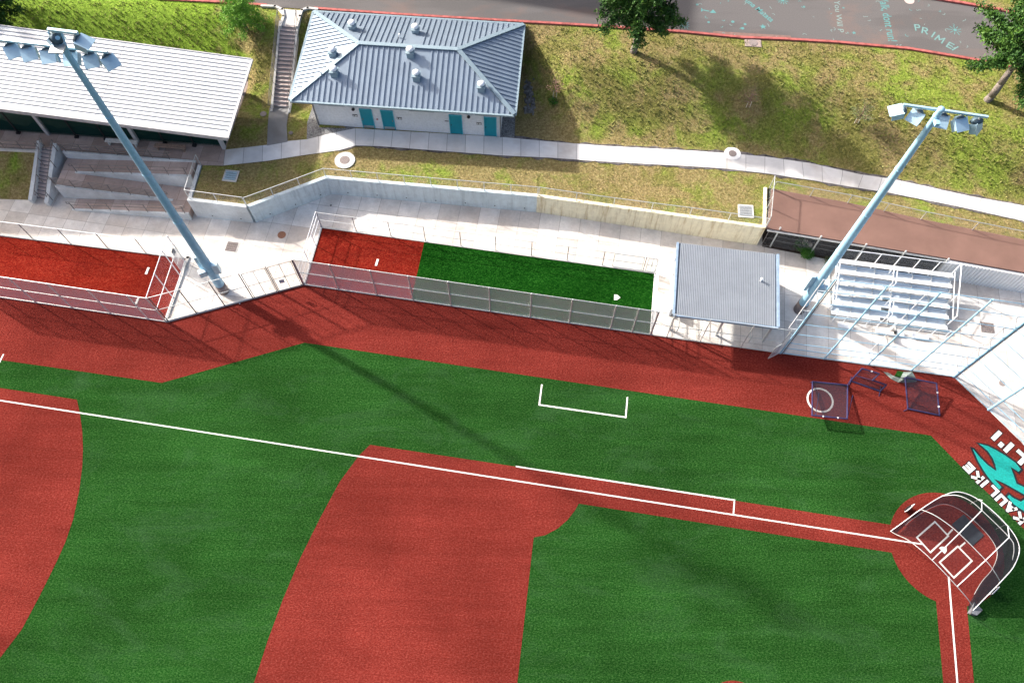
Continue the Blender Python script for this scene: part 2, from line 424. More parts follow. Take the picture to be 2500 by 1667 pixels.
        return ob
def thing(name, label, cat, loc, group=None, kind=None):
    o = bpy.data.objects.new(name, None); C.objects.link(o); o.location = loc; o.empty_display_size = .3
    return tag(o, label, cat, group, kind)
def copy_tree(o, parent=None):
    c = o.copy(); C.objects.link(c); c.parent = parent
    for ch in list(o.children): copy_tree(ch, c)
    return c
def struct(name, mb, m, parent=None):
    o = mb.build(name, m, parent)
    if parent is None: tag(o, kind='structure')
    return o
def v3(p, z): return Vector((p[0], p[1], z))

# ================================================================== GROUND
BIG = 140
# field edge of the concourse
edge = [P(-900, 607), P(0, 727), P(409.6, 787), P(743, 696), P(1587, 818), P(1904.6, 862.7), P(2327.7, 920.2), P(2412.5, 1000.5), P(2500, 1086), P(2760, 1340)]
field = struct('turf_field', MB().flat([(-BIG, -BIG), (BIG, -BIG), (BIG, 60), (-BIG, 60)], 0), 'turf_green')
tr_in = [P(-900, 765), P(0, 878.5), P(394.7, 934.6), P(743, 836.5), P(1900, 1007), P(2272.5, 1062.8), P(2347, 1139.6), P(2500, 1291), P(2700, 1490)]
struct('warning_track', MB().flat(edge+tr_in[::-1], .005), 'turf_red')
struct('practice_infield', MB().flat([P(-500, 870), P(0, 946.6), P(187.7, 975.3), P(195, 1008), P(201, 1053), P(202.5, 1095), P(201, 1136), P(193.6, 1196), P(178.7, 1267), P(160, 1322), P(138, 1371), P(95.7, 1456), P(53, 1536), P(0, 1605), P(-300, 1700)], .005), 'turf_red')
inf = [P(903.6, 1085.3), P(877, 1111), P(829, 1176), P(781, 1265), P(733.5, 1360.6), P(691, 1461.6), P(653.7, 1562.6), P(619.7, 1667), P(560, 1900), P(1215, 1900), P(1262.8, 1667), P(1302.8, 1311.3),
       P(1331, 1306), P(1361, 1290), P(1384.7, 1269.6), P(1402.5, 1247), P(1413, 1228.8), P(2178, 1348.5), P(2178, 1281), P(1200, 1129.6)]
struct('infield_skin', MB().flat(inf, .005), 'turf_red')
plate = P(2303, 1341)
cpts = [P(2173, 1279), P(2185, 1251), P(2202, 1230.7), P(2227.7, 1213.6), P(2253, 1204), P(2287, 1201.7), P(2180, 1353), P(2202, 1401), P(2219, 1423), P(2244.7, 1443.5), P(2278.8, 1464)]
def circfit(pts):
    best = None
    cx, cy, st = plate.x, plate.y, 1.0
    def err(a, b):
        d = [math.hypot(p.x-a, p.y-b) for p in pts]; r = sum(d)/len(d); return sum((q-r)**2 for q in d), r
    e, r = err(cx, cy)
    while st > .002:
        moved = False
        for dx, dy in ((st, 0), (-st, 0), (0, st), (0, -st)):
            e2, r2 = err(cx+dx, cy+dy)
            if e2 < e: cx, cy, e, r, moved = cx+dx, cy+dy, e2, r2, True; break
        if not moved: st /= 2
    return cx, cy, r
hx, hy, hr = circfit(cpts)
def circ(cx, cy, r, n=64, a0=0, a1=2*math.pi): return [(cx+r*math.cos(a0+(a1-a0)*k/n), cy+r*math.sin(a0+(a1-a0)*k/n)) for k in range(n)]
struct('home_plate_circle', MB().flat(circ(hx, hy, hr), .009), 'turf_red')
struct('base_path', MB().flat([P(2284, 1455), P(2303, 1667), P(2330, 1960), P(2412, 1960), P(2378, 1667), P(2358, 1455)], .0055), 'turf_red')
mc = P(1797, 1746)
struct('pitching_mound', MB().flat(circ(mc.x, mc.y, (P(1797, 1661)-mc).length), .0075), 'turf_red')
LZ = .014
def mark(name, pts, w=.11, closed=False, z=LZ, m='white_line'):
    o = MB().line(pts, w, z, closed).build(name, m, field); return o
mark('foul_line', [P(-400, 915), P(2249.9, 1327.7)], .095)
mark('foul_line', [P(2316, 1409), P(2353, 1860)], .11)
mark('running_lane', [P(1261, 1138.5), P(1793, 1220.5), P(1790.5, 1254)], .10)
mark('coach_box', [P(1322.6, 940), P(1316.5, 988), P(1527.6, 1018.5), P(1531.5, 971)], .11)
mark('coach_box', [P(8, 866), P(-14, 910), P(-200, 884)], .11)
CC = lambda x, y: P(2100+x*.17028, 1200+y*.17028)
mark('batter_box', [CC(1070, 430), CC(812, 655), CC(1005, 868), CC(1262, 632)], .10, True)
mark('batter_box', [CC(1398, 782), CC(1138, 1010), CC(1342, 1232), CC(1600, 990)], .10, True)
mark('catcher_box', [CC(1262, 605), CC(1318, 545)], .10)
mark('catcher_box', [CC(1435, 785), CC(1498, 732)], .10)
hp = [CC(1135, 805), CC(1175, 783), CC(1240, 795), CC(1240, 850), CC(1208, 888), CC(1150, 830)]
MB().prism([CC(1128, 806), CC(1165, 785), CC(1236, 792), CC(1240, 853), CC(1210, 890)], .01, .022).build('home_plate', 'white_line', field)
# on-deck ring
rc = P(2002, 976.5); rr = (P(2024, 999)-P(1980, 953)).length/2
ring = MB()
o_, i_ = circ(rc.x, rc.y, rr+.065, 48), circ(rc.x, rc.y, rr-.065, 48)
for k in range(48): ring.face([(*i_[k], LZ), (*o_[k], LZ), (*o_[(k+1) % 48], LZ), (*i_[(k+1) % 48], LZ)])
ring.build('on_deck_circle', 'white_line', field)

# ------------------------------------------------------------------ logo and lettering on the turf
L5 = lambda x, y: P(2340+x/5.6, 1040+y/5.6)
lg = [[(270, 237), (400, 270), (520, 330), (640, 400), (780, 500), (855, 590), (820, 627), (715, 560), (745, 640), (795, 785), (896, 830), (1100, 930), (1250, 1020), (1250, 1120), (1050, 1010), (896, 935), (780, 870), (640, 790), (490, 722), (590, 835), (555, 870), (480, 790), (400, 695), (330, 590), (265, 480), (215, 370), (188, 310), (205, 315), (290, 420), (400, 530), (515, 610), (500, 530), (465, 440), (400, 345), (320, 275)],
      [(690, 932), (740, 975), (850, 1030), (896, 1000), (1000, 960), (1150, 1010), (1150, 1260), (1000, 1230), (896, 1165), (760, 1075), (660, 965)]]
def grow(poly, d):
    n = len(poly); out = []
    ar = sum(poly[i].x*poly[(i+1) % n].y-poly[(i+1) % n].x*poly[i].y for i in range(n)); sg = 1 if ar > 0 else -1
    for i in range(n):
        a, b, c = poly[i-1], poly[i], poly[(i+1) % n]
        n1 = (b-a).normalized(); n2 = (c-b).normalized(); n1 = Vector((n1.y, -n1.x)); n2 = Vector((n2.y, -n2.x))
        m = n1+n2; m = m.normalized() if m.length > .2 else n1
        out.append(b+m*d*sg*min(1.6, 1/max(.5, m.dot(n1))))
    return out
blk, tl = MB(), MB()
for q in lg:
    w = [L5(x, y) for x, y in q]
    blk.flat(grow(w, .13), .012); tl.flat(grow(w, -.015), .018)
logo = MB(); 
lt = tag(tl.build('team_emblem', 'logo_teal', field), 'teal winged emblem with black outline laid into the red turf')
blk.build('emblem_outline', 'logo_black', field)
# letters drawn as strokes in a unit box (x along the word, y up)
GL = {'K': [[(0, 0), (0, 1)], [(.7, 1), (.08, .45)], [(.2, .55), (.75, 0)]], 'A': [[(0, 0), (.4, 1), (.8, 0)], [(.17, .3), (.63, .3)]], 'U': [[(0, 1), (0, .05), (.7, .05), (.7, 1)]],
      'L': [[(0, 1), (0, .05), (.65, .05)]], 'I': [[(0, 0), (0, 1)]], 'E': [[(.65, .97), (0, .97), (0, .03), (.65, .03)], [(0, .5), (.6, .5)]], "'": [[(0, .42), (0, .58)]],
      'P': [[(0, 0), (0, 1), (.5, 1), (.62, .85), (.62, .65), (.5, .5), (0, .5)]], 'R': [[(0, 0), (0, 1), (.5, 1), (.62, .85), (.62, .65), (.5, .5), (0, .5)], [(.3, .5), (.7, 0)]],
      'M': [[(0, 0), (.05, 1), (.4, .35), (.78, 1), (.85, 0)]], '!': [[(0, .3), (.03, 1)], [(0, 0), (0, .08)]]}
def glyph(mb, ch, o, dx, size, w, z):
    dx = dx.normalized(); dy = Vector((-dx.y, dx.x))
    for st in GL[ch]:
        mb.line([o+dx*x*size[0]+dy*(y*size[1]) for x, y in st], w, z)
def letter(ch, c5, dirx, sx, sy, w):
    c = L5(*c5); d = dirx.normalized(); dy = Vector((-d.y, d.x))
    wd = {'I': 0, "'": 0}.get(ch, .7)
    o = c-d*wd*sx/2-dy*sy/2
    glyph(bmb, ch, o, d, (sx, sy), w+.12, .012); glyph(wmb, ch, o, d, (sx, sy), w, .018)
bmb, wmb = MB(), MB()
d1 = L5(140, 560)-L5(830, 1260)
for ch, c in (('K', (838, 1258)), ('A', (712, 1125)), ('U', (585, 1005)), ('L', (468, 880)), ('I', (355, 785)), ('K', (262, 700)), ('E', (140, 568))):
    letter(ch, c, d1, .62, .55, .19)
wmb.build('white_lettering', 'white_line', field); bmb.build('lettering_outline', 'logo_black', field)
bmb, wmb = MB(), MB()
d2 = L5(518, 130)-L5(850, 425)
for ch, c in (('L', (835, 420)), ('I', (685, 293)), ("'", (580, 255)), ('I', (518, 130))):
    letter(ch, c, d2, .8, .62, .30)
wmb.build('white_lettering', 'white_line', field); bmb.build('lettering_outline', 'logo_black', field)

# ------------------------------------------------------------------ concourse and bullpen floors
conc = edge+[(BIG, -20), (BIG, 44), (-BIG, 50), (-BIG, edge[0].y)]
struct('concourse', MB().prism(conc, -.3, .05), 'plaza')
bl = [P(-900, 478), P(0, 577.5), P(459, 633), P(404.5, 784.5), P(0, 726), P(-900, 606)]
struct('left_bullpen_floor', MB().flat(bl, .056), 'turf_rust')
br = [P(786, 557), P(1036.4, 590.6), P(1004, 733), P(745, 694.5)]
bg_ = [P(1036.4, 590.6), P(1597, 668), P(1586, 816), P(1004, 733)]
struct('right_bullpen_dirt', MB().flat(br, .056), 'turf_rust')
struct('right_bullpen_turf', MB().flat(bg_, .056), 'turf_bullpen')
def curb(name, pts, w, h, m='curb_concrete', z0=-.1, zz=None):
    mb = MB(); zz = zz or [0]*len(pts)
    for a, b, za, zb in zip(pts, pts[1:], zz, zz[1:]):
        a, b = Vector(a[:2]), Vector(b[:2]); d = (b-a).normalized(); n = Vector((-d.y, d.x))*w/2
        mb.prism([a-n-d*w*.45, b-n+d*w*.45, b+n+d*w*.45, a+n-d*w*.45], [z0+za, z0+zb, z0+zb, z0+za], [h+za, h+zb, h+zb, h+za])
    return struct(name, mb, m)
curb('bullpen_curb', [P(-900, 474), P(0, 574), P(460, 631), P(406, 784)], .22, .16)
curb('bullpen_curb', [P(743, 694), P(785, 555.5), P(1598, 667)], .18, .12)
def slab(name, a, b, w, l, m='white_line', z=.066):
    c = (a+b)/2; d = (b-a).normalized()
    return MB().frame(v3(c, z), (d.x*l/2, d.y*l/2, 0), (-d.y*w/2, d.x*w/2, 0), (0, 0, .02)).build(name, m)
tag(slab('pitching_rubber', P(923, 634), P(918, 650), .17, .61), 'white pitching rubber on the red dirt of the right bullpen', 'pitching rubber')
tag(slab('pitching_rubber', P(363.5, 655), P(357.5, 670), .17, .61), 'white pitching rubber in the left bullpen nearest its back fence', 'pitching rubber')
tag(slab('pitching_rubber', P(339, 728), P(333, 742), .17, .61), 'white pitching rubber seen through the front mesh of the left bullpen', 'pitching rubber')
B7 = lambda x, y: P(1200+x*.29787, 400+y*.29787)
tag(MB().prism([B7(1005, 1075), B7(1030, 1078), B7(1055, 1100), B7(1028, 1120), B7(1003, 1120)], .06, .085).build('bullpen_plate', 'white_line'), 'white home plate on green turf at the right end of the bullpen', 'home plate')

# ------------------------------------------------------------------ upper terrace: terrain
pu = [(549.6, 366.4), (654, 354.5)]
pu2 = [(701.3, 345.5), (749, 341), (823, 323), (868, 314), (1221, 335), (1349, 347), (1489, 357.5), (1766, 374), (1865.5, 382.8), (1978.7, 399), (2098, 426), (2184, 438.7), (2366, 479), (2500, 502.8), (2800, 560)]
lo = [(545, 405), (653, 393.5), (700, 386), (749, 378.5), (826, 368), (868, 356), (925, 357.5), (1221, 380), (1349, 386), (1489, 396), (1766, 412), (1865, 423), (1985, 441), (2085, 458), (2175, 472), (2350, 507), (2480, 536), (2780, 600)]
up = [(549.6, 366.4), (654, 354.5), (701, 345.5), (749, 341), (823, 323), (868, 314), (930, 318), (1221, 335), (1349, 347), (1489, 357.5), (1766, 374), (1865.5, 382.8), (1978.7, 399), (2098, 426), (2184, 438.7), (2366, 479), (2500, 502.8), (2800, 560)]
ZR = 5.0
roadlow = [P(-700, -40, ZR), P(381, 0, ZR), P(542, 9, ZR), P(650.6, 16.4, ZR), P(766.8, 24, ZR), P(972, 38.7, ZR), P(1276, 56.6, ZR), P(1408.5, 64, ZR), P(1658.7, 80.4, ZR), P(1813.6, 95.3, ZR), P(1900, 98, ZR), P(2038, 106, ZR), P(2217, 122, ZR), P(2354, 144.5, ZR), P(2500, 172, ZR), P(2900, 260, ZR)]
roadlow = [Vector((-BIG, roadlow[0].y+4))]+roadlow[1:]
RL = [(p.x, p.y) for p in roadlow]
upw = [PU(*q) for q in up]
YP = [(-60, 50.9), (-22.6, 48.3), (-22.0, 45.5), (-18.0, 45.7), (-17.2, 52.3), (.3, 51.0), (2.6, 46.0), (5.5, 43.0)]+[(p.x, p.y+.35) for p in upw if p.x > 7]
YC = [(-60, 55), (-30, 53.2), (-22, 53.0), (-20.5, 51.9), (-17.5, 51.9), (-17, 52.7), (.5, 51.6), (3, 50.6), (4.5, 48.8), (14, 48.2), (19, 46.8), (26, 47.0), (33, 44.0), (40, 40.5), (60, 34)]
def ground(x, y):
    z0 = zU(x); yp = interp(YP, x); yc = interp(YC, x); yr = interp(RL, x)
    if y <= yp: return z0
    zc = 4.85
    if y < yc:
        t = (y-yp)/(yc-yp); s = smooth(0, 1, t)
        w = .15 if x < -17 else .8
        return z0+(zc-z0)*(t*(1-w)+s*w)
    return zc+(ZR-.03-zc)*max(0, min(1, (y-yc)/max(.3, yr-yc)))
def cdt(poly, step, zf, name, m, mask=None):
    poly = [Vector((p[0], p[1])) for p in poly]
    xs = [p.x for p in poly]; ys = [p.y for p in poly]
    n = len(poly); vs = list(poly); ed = [(i, (i+1) % n) for i in range(n)]
    # subdivide boundary
    vs2 = []
    for a, b in zip(poly, poly[1:]+poly[:1]):
        k = max(1, int((b-a).length/step)) if abs(a.x) < 70 and abs(b.x) < 70 else 1
        for j in range(k): vs2.append(a.lerp(b, j/k))
    n = len(vs2); ed = [(i, (i+1) % n) for i in range(n)]; vs = list(vs2)
    x = max(-56, min(xs))
    while x < min(60, max(xs)):
        y = min(ys)
        while y < max(ys):
            vs.append(Vector((x+random.uniform(-.2, .2)*step, y+random.uniform(-.2, .2)*step))); y += step
        x += step
    r = geometry.delaunay_2d_cdt(vs, ed, [list(range(n))], 1, 1e-4)
    mb = MB(); 
    for f in r[2]:
        pts = [(r[0][i].x, r[0][i].y) for i in f]
        if (r[0][f[1]]-r[0][f[0]]).cross(r[0][f[2]]-r[0][f[0]]) < 0: pts = pts[::-1]
        mb.face([(a, b, zf(a, b)) for a, b in pts])
    o = mb.build(name, m, None, False)
    bm = bmesh.new(); bm.from_mesh(o.data); bmesh.ops.remove_doubles(bm, verts=bm.verts, dist=.001)
    for f in bm.faces: f.smooth = True
    bm.to_mesh(o.data); bm.free()
    return tag(o, kind='structure')
def gz(x, y):
    v = ground(x, y)
    return v
slope_poly = [(-BIG, 56), (-60, 51.0), (-22.4, 48.5), tuple(PU(549.6, 366.4)), tuple(PU(654, 354.5)), tuple(PU(654, 307)), tuple(PU(658, 266.6)), tuple(PU(705.7, 268)), tuple(PU(699.8, 306.8))]+[tuple(PU(*q)) for q in pu2]+[(BIG, 10)]+[(BIG, roadlow[-1].y-12)]+[tuple(p) for p in roadlow[::-1]]
cdt(slope_poly, .8, gz, 'grass_slope', 'grass')
# wall lines (back edge of the coping)
wall_pts = [PU(495, 404), PU(470, 484, 0), PU(604, 500, 0), PU(796, 429, 0), PU(1312, 474, 0), PU(1869, 551, 0), PU(1872, 459.6, 0)]
lower_poly = [tuple(p) for p in wall_pts]+[tuple(PU(1886, 461)), tuple(PU(2068, 494)), tuple(PU(2246.8, 534)), tuple(PU(2500, 584.7)), (BIG, 8), (BIG, 14)]+[tuple(PU(*q)) for q in lo[::-1]]
cdt(lower_poly, .8, lambda x, y: zU(x)-.01, 'lower_grass', 'grass')
struct('upper_ground', MB().flat([(-BIG, 50), (BIG, 40), (BIG, 160), (-BIG, 160)], 4.60), 'grass') if False else None
# beyond the road
roadup = [Vector((-BIG, 72)), Vector((-60, 68)), Vector((-20, 63.5)), Vector((10, 59.5)), P(2276, 0, ZR), P(2368, 15, ZR), P(2455, 31, ZR), P(2700, 85, ZR), Vector((BIG, 20))]
roadup[-1] = Vector((BIG, roadlow[-1].y-2))
road = struct('road', MB().flat([tuple(p) for p in roadlow]+[(BIG, roadlow[-1].y-12)]+[tuple(p) for p in roadup[::-1]], ZR), 'asphalt')
struct('far_lawn', MB().flat([tuple(p) for p in roadup]+[(BIG, 220), (-BIG, 220)], ZR+.06), 'grass')
def ribb(name, pts, w, z0, z1, m):
    mb = MB()
    for a, b in zip(pts, pts[1:]):
        d = (b-a).normalized(); n = Vector((-d.y, d.x))
        mb.prism([a, b, b+n*w, a+n*w], z0, z1)
    return mb
i0 = 4
cb = ribb('c', roadlow[1:4], .22, ZR-.3, ZR+.10, 0); struct('kerb', cb, 'red_curb')
cb = ribb('c', roadlow[4:16], .22, ZR-.3, ZR+.10, 0); struct('kerb', cb, 'red_curb')
cb = ribb('c', roadup[3:8], .25, ZR-.3, ZR+.14, 0); struct('kerb', cb, 'red_curb')
# path ribbon
upp = [PU(*q) for q in up]; lop = [PU(*q) for q in lo]
mb = MB(); s_ = 0
for i in range(len(up)-1):
    a, b, c_, d_ = lop[i], lop[i+1], upp[i+1], upp[i]
    l = (((b+c_)/2)-((a+d_)/2)).length; k = max(1, int(l/.75))
    for j in range(k):
        p = [a.lerp(b, j/k), a.lerp(b, (j+1)/k), d_.lerp(c_, (j+1)/k), d_.lerp(c_, j/k)]
        mb.face([(q.x, q.y, zU(q.x)+.03) for q in p], [(s_+l*j/k, 0), (s_+l*(j+1)/k, 0), (s_+l*(j+1)/k, 1), (s_+l*j/k, 1)])
    s_ += l
struct('upper_path', mb, 'path')
# dark strip of earth and gravel along both path edges
mb = MB()
lastw = .1
for ln, sg in ((lop[4:], -1), (upp[7:], 1)):
    for a, b in zip(ln, ln[1:]):
        k = max(1, int((b-a).length/.6))
        for j in range(k):
            p, q = a.lerp(b, j/k), a.lerp(b, (j+1)/k); d = (q-p).normalized(); n = Vector((-d.y, d.x))*sg; w1_ = random.uniform(.03, .3)
            f = [p, q, q+n*w1_, p+n*lastw]; lastw = w1_
            if sg < 0: f = f[::-1]
            mb.face([(t.x, t.y, zU(t.x)+.018+(.004 if sg > 0 else 0)) for t in f])
struct('path_gravel_edge', mb, 'edge_gravel')
sw = [PU(652, 356.5), PU(654, 307), PU(658, 263), PU(706.5, 264), PU(699.8, 306.8), PU(702.3, 347)]
struct('stair_landing', MB().prism(sw, 1.7, zU(-20)+.04), 'path')
# gravel beside the toilet block
struct('gravel_bed', MB().flat([PU(749, 341), PU(750, 300), PU(765, 255), PU(800, 255), PU(868, 314), PU(823, 324)], 2.07), 'gravel')
struct('gravel_bed', MB().flat([PU(1221, 334), PU(1221, 285), PU(1258, 285), PU(1256, 337)], 2.075), 'gravel')

# plaza of the batting building
plz = [(-BIG, 47.5), PU(0, 365.5), PU(95, 369.5), PU(101, 362), PU(142, 360), PU(159, 369), PU(473, 392.5), PU(492, 403), PU(545, 405), PU(549.6, 366.4), (-22.4, 48.6), (-60, 51.2), (-BIG, 57)]
struct('cage_plaza', MB().prism(plz, .5, [zU(p[0])+.02 for p in plz]), 'brown_slab')
struct('grass_bank', MB().prism([(-BIG, 47.4), PU(-5, 367), PU(94, 370), P(86, 489, .05), P(-5, 486, .05), (-BIG, 38.5)], -.2, [2.15, 2.15, 2.15, .07, .07, .07]), 'grass')
curb('plaza_curb', [PU(-400, 330), PU(0, 366), PU(96, 370)], .16, .1, 'curb_concrete', -.3, [2.2]*3)

# ------------------------------------------------------------------ ramps
ramps = MB()
cpx = lambda x, y, z: P(100+x*.17857, 330+y*.17857, z)
A0 = math.radians(-4.6); ax = Vector((math.cos(A0), math.sin(A0))); ay = Vector((-ax.y, ax.x))
o0 = cpx(330, 218, 2.2)
def RP(a, b): return o0+ax*a+ay*b
# rows measured from the plaza edge southwards
rows = [0, -1.42, -2.85, -4.02]; LEN = 10.7; LX = -.15
ramps.prism([RP(1.0, 0), RP(LEN-.6, 0), RP(LEN-.6, rows[1]), RP(1.0, rows[1])], -.1, [1.5, 2.2, 2.2, 1.5])
ramps.prism([RP(LX, 0), RP(1.0, 0), RP(1.0, rows[2]), RP(LX, rows[2])], -.1, 1.5)
ramps.prism([RP(LEN-.6, 0), RP(LEN, 0), RP(LEN, rows[1]), RP(LEN-.6, rows[1])], -.1, 2.2)
ramps.prism([RP(1.0, rows[1]), RP(9.2, rows[1]), RP(9.2, rows[2]), RP(1.0, rows[2])], -.1, [1.5, .78, .78, 1.5])
ramps.prism([RP(9.2, rows[1]), RP(LEN, rows[1]), RP(LEN, rows[3]), RP(9.2, rows[3])], -.1, .78)
ramps.prism([RP(.9, rows[2]), RP(9.2, rows[2]), RP(9.2, rows[3]), RP(.9, rows[3])], -.1, [.055, .78, .78, .055])
rt = ramps.build('wheelchair_ramp', 'brown_slab'); 
rw = MB()
def wallseg(mb, a, b, za, zb, w=.18, z0=0):
    d = (b-a).normalized(); n = Vector((-d.y, d.x))*w/2
    mb.prism([a-n, b-n, b+n, a+n], z0, [za, zb, zb, za])
rampthing = thing('switchback_ramp', 'brown concrete switchback ramp with pale side walls climbing to the cages', 'ramp', v3(RP(5, -2), 0))
rt.parent = rampthing; rt.location = -rampthing.location; rt.name = 'ramp_deck'
for a, b, za, zb in ((RP(LX, -.06), RP(LEN, -.06), 2.26, 2.26), (RP(1.0, rows[1]-.06), RP(LEN, rows[1]-.06), 1.56, 2.26), (RP(LX, rows[2]-.06), RP(9.1, rows[2]-.06), 1.56, .82), (RP(.9, rows[3]-.06), RP(LEN, rows[3]-.06), .1, .86)):
    w_ = MB(); wallseg(w_, a, b, za, zb); w_.build('side_wall', 'wall_concrete', rampthing)

# stairs at the left with cheek walls
def stair(name, label, foot, top, width, n, z0, z1, m, cheeks, cm='wall_concrete', cw=.25, ch=.25):
    foot, top = Vector(foot), Vector(top); d = (top-foot); L = d.length; d.normalize(); s = Vector((d.y, -d.x))
    t = thing(name, label, 'stairs', v3(foot, z0))
    mb = MB(); rn = L/n; rs = (z1-z0)/n
    for k in range(n):
        a = foot+d*rn*k; b = foot+d*L
        mb.prism([a-s*width/2, a+s*width/2, b+s*width/2, b-s*width/2], z0-.4 if k == 0 else z0+rs*k, z0+rs*(k+1)-(.004 if k == n-1 else 0))
    mb.build('steps', m, t)
    ns = MB()
    for k in range(n):
        a = foot+d*rn*k
        ns.prism([a-s*width*.49-d*.012, a+s*width*.49-d*.012, a+s*width*.49+d*.05, a-s*width*.49+d*.05], z0+rs*(k+1)-.05, z0+rs*(k+1)+.004)
    ns.build('nosing', 'fascia', t)
    for sg in cheeks:
        c = MB(); o_ = foot+s*sg*(width/2+cw/2+.003)
        f = o_-d*.5; g = o_+d*(L+.2); n2 = s*cw/2
        c.prism([f-n2, f+n2, g+n2, g-n2], z0-.3, [z0+ch, z0+ch, z1+ch+.05, z1+ch+.05])
        c.build('cheek_wall', cm, t)
    return t, d, s, L
st1, d1_, s1_, L1_ = stair('side_stairs', 'brown concrete steps between two pale cheek walls beside the ramp', P(101+6, 488, 0)+Vector((.0, 0)), PU(119, 361), 1.05, 14, 0.05, 2.2, 'step_concrete', (-1, 1), cw=.32, ch=.42)
st2, d2_, s2_, L2_ = stair('hillside_stairs', 'long concrete stairway between railings left of the hip roofed building', P(687.5, 263, 2.09), P(705, 60, ZR), 1.30, 20, 2.09, ZR, 'step_concrete', (-1, 1), 'curb_concrete', cw=.17, ch=.1)
top2 = P(705, 60, ZR)
struct('stair_apron', MB().prism([P(686, 63, ZR), P(692, 40, ZR), P(676, 22, ZR), P(740, 27, ZR), P(730, 45, ZR), P(724, 64, ZR)], 4.5, ZR+.02), 'curb_concrete')
for pts in ([(685, 66), (693, 42), (690, 26), (672, 18), (640, 17)], [(725, 66), (733, 42), (738, 27), (752, 22), (775, 25)]):
    q = [P(u, v, ZR) for u, v in pts]; curb('apron_kerb', q, .2, ZR+.14, 'curb_concrete', ZR-.5)

# ------------------------------------------------------------------ retaining wall
def retaining(name, label, pts, zt, m, w=.30):
    t = thing(name, label, 'wall', v3(pts[0], 0))
    mb = MB(); cp = MB()
    for i, (a, b) in enumerate(zip(pts, pts[1:])):
        a, b = Vector(a), Vector(b); d = (b-a).normalized(); n = Vector((-d.y, d.x))
        k = max(1, int((b-a).length/2))
        ex = .0
        for j in range(k):
            p, q = a.lerp(b, j/k), a.lerp(b, (j+1)/k)
            za, zb = zt(p.x), zt(q.x)
            mb.prism([p, q, q-n*w, p-n*w][::1], -.1, [za, zb, zb, za])
    mb.build('wall_face', m, t)
    return t
zt = lambda x: zU(x)+.06
wp = [PU(604, 500.5), PU(796, 429.5), PU(1312, 474.5), PU(1869, 551)]
def offs(pts, w):
    out = []
    for i, p in enumerate(pts):
        p = Vector(p); ds = []
        if i > 0: ds.append((p-Vector(pts[i-1])).normalized())
        if i < len(pts)-1: ds.append((Vector(pts[i+1])-p).normalized())
        d = sum(ds, Vector((0, 0))).normalized(); n = Vector((-d.y, d.x)); out.append(p+n*w/max(.3, n.dot(Vector((-ds[0].y, ds[0].x)))))
    return out
def wallpoly(name, label, pts, zt, m, w=.28, holes=0, cat='wall', out=-1):
    t = thing(name, label, cat, v3(pts[0], 0)); inner = offs(pts, out*w); mb = MB()
    for i in range(len(pts)-1):
        a, b, c, d = Vector(pts[i]), Vector(pts[i+1]), inner[i+1], inner[i]
        mb.prism([a, b, c, d], -.1, [zt(a.x), zt(b.x), zt(c.x), zt(d.x)])
    mb.build('wall_face', m, t)
    tot = 0
    if holes:
        for i in range(len(pts)-1):
            a, b = inner[i], inner[i+1]; L = (b-a).length; k = int(L/holes); dd = (b-a).normalized(); nn = Vector((-dd.y, dd.x))*out
            for j in range(k):
                p = a+dd*(j+.6)*L/k; MB().tube(v3(p, .45)-v3(nn, 0)*.05, v3(p, .45)+v3(nn, 0)*.012, .055, n=10).build('weep_hole', 'black', t)
    return t
wallpoly('retaining_wall', 'weathered blue grey concrete retaining wall with a bend below the grass strip', wp[:3], zt, 'wall_blue', holes=2.1)
wallpoly('retaining_wall', 'rust streaked yellow concrete wall right of the blue grey one', [wp[2]+Vector((.004, 0)), wp[3]], zt, 'wall_yellow')
wallpoly('retaining_wall', 'short pale concrete wall facing the fence corner at the ramp foot', [PU(492, 404), PU(468, 484), PU(603.5, 500.5)], zt, 'wall_concrete', holes=2.3)
wallpoly('retaining_wall', 'short yellow concrete return wall beside the brown roof', [PU(1869.5, 551), PU(1872, 460)], lambda x: zU(x)+.1, 'wall_yellow', out=1, w=.25)

# ------------------------------------------------------------------ fences
def lerpz(z, t): return z[0]+(z[1]-z[0])*t if isinstance(z, tuple) else z
def fence(name, label, p0, p1, h, nposts, rails=(.06, .5, 1.0), mesh='chain_light', r=.04, pm='galv', z=0.05, group=None, posts=None, mr=.022, cat='fence', rm=None, gates=()):
    p0, p1 = Vector(p0), Vector(p1); t = thing(name, label, cat, v3(p0, lerpz(z, 0)), group); d = p1-p0; L = d.length; dn = d.normalized(); nn = Vector((-dn.y, dn.x))
    ts = posts or [k/(nposts-1) for k in range(nposts)]
    for k in ts:
        p = p0+d*k; zb = lerpz(z, k)
        mb = MB().tube(v3(p, zb-.1), v3(p, zb+h), r, n=8); mb.cap(v3(p, zb+h), r*1.25, r*.8, 8, 2); mb.build('post', pm, t)
    mb = MB()
    for q in rails: mb.tube(v3(p0, lerpz(z, 0)+h*q), v3(p1, lerpz(z, 1)+h*q), mr, n=6)
    mb.build('rail', rm or pm, t)
    if mesh:
        o = nn*(r+.005)
        segs = [(0, 1)]
        for g0, g1 in gates: 
            a, b = segs.pop(); segs += [(a, g0), (g1, b)]
        for a, b in segs:
            if b-a > .03:
                mb = MB()
                q0, q1 = p0+d*a+o, p0+d*b+o
                mb.face([v3(q0, lerpz(z, a)+.03), v3(q1, lerpz(z, b)+.03), v3(q1, lerpz(z, b)+h), v3(q0, lerpz(z, a)+h)], [(a*L, 0), (b*L, 0), (b*L, h), (a*L, h)])
                mb.build('mesh', mesh, t)
    return t, p0, d
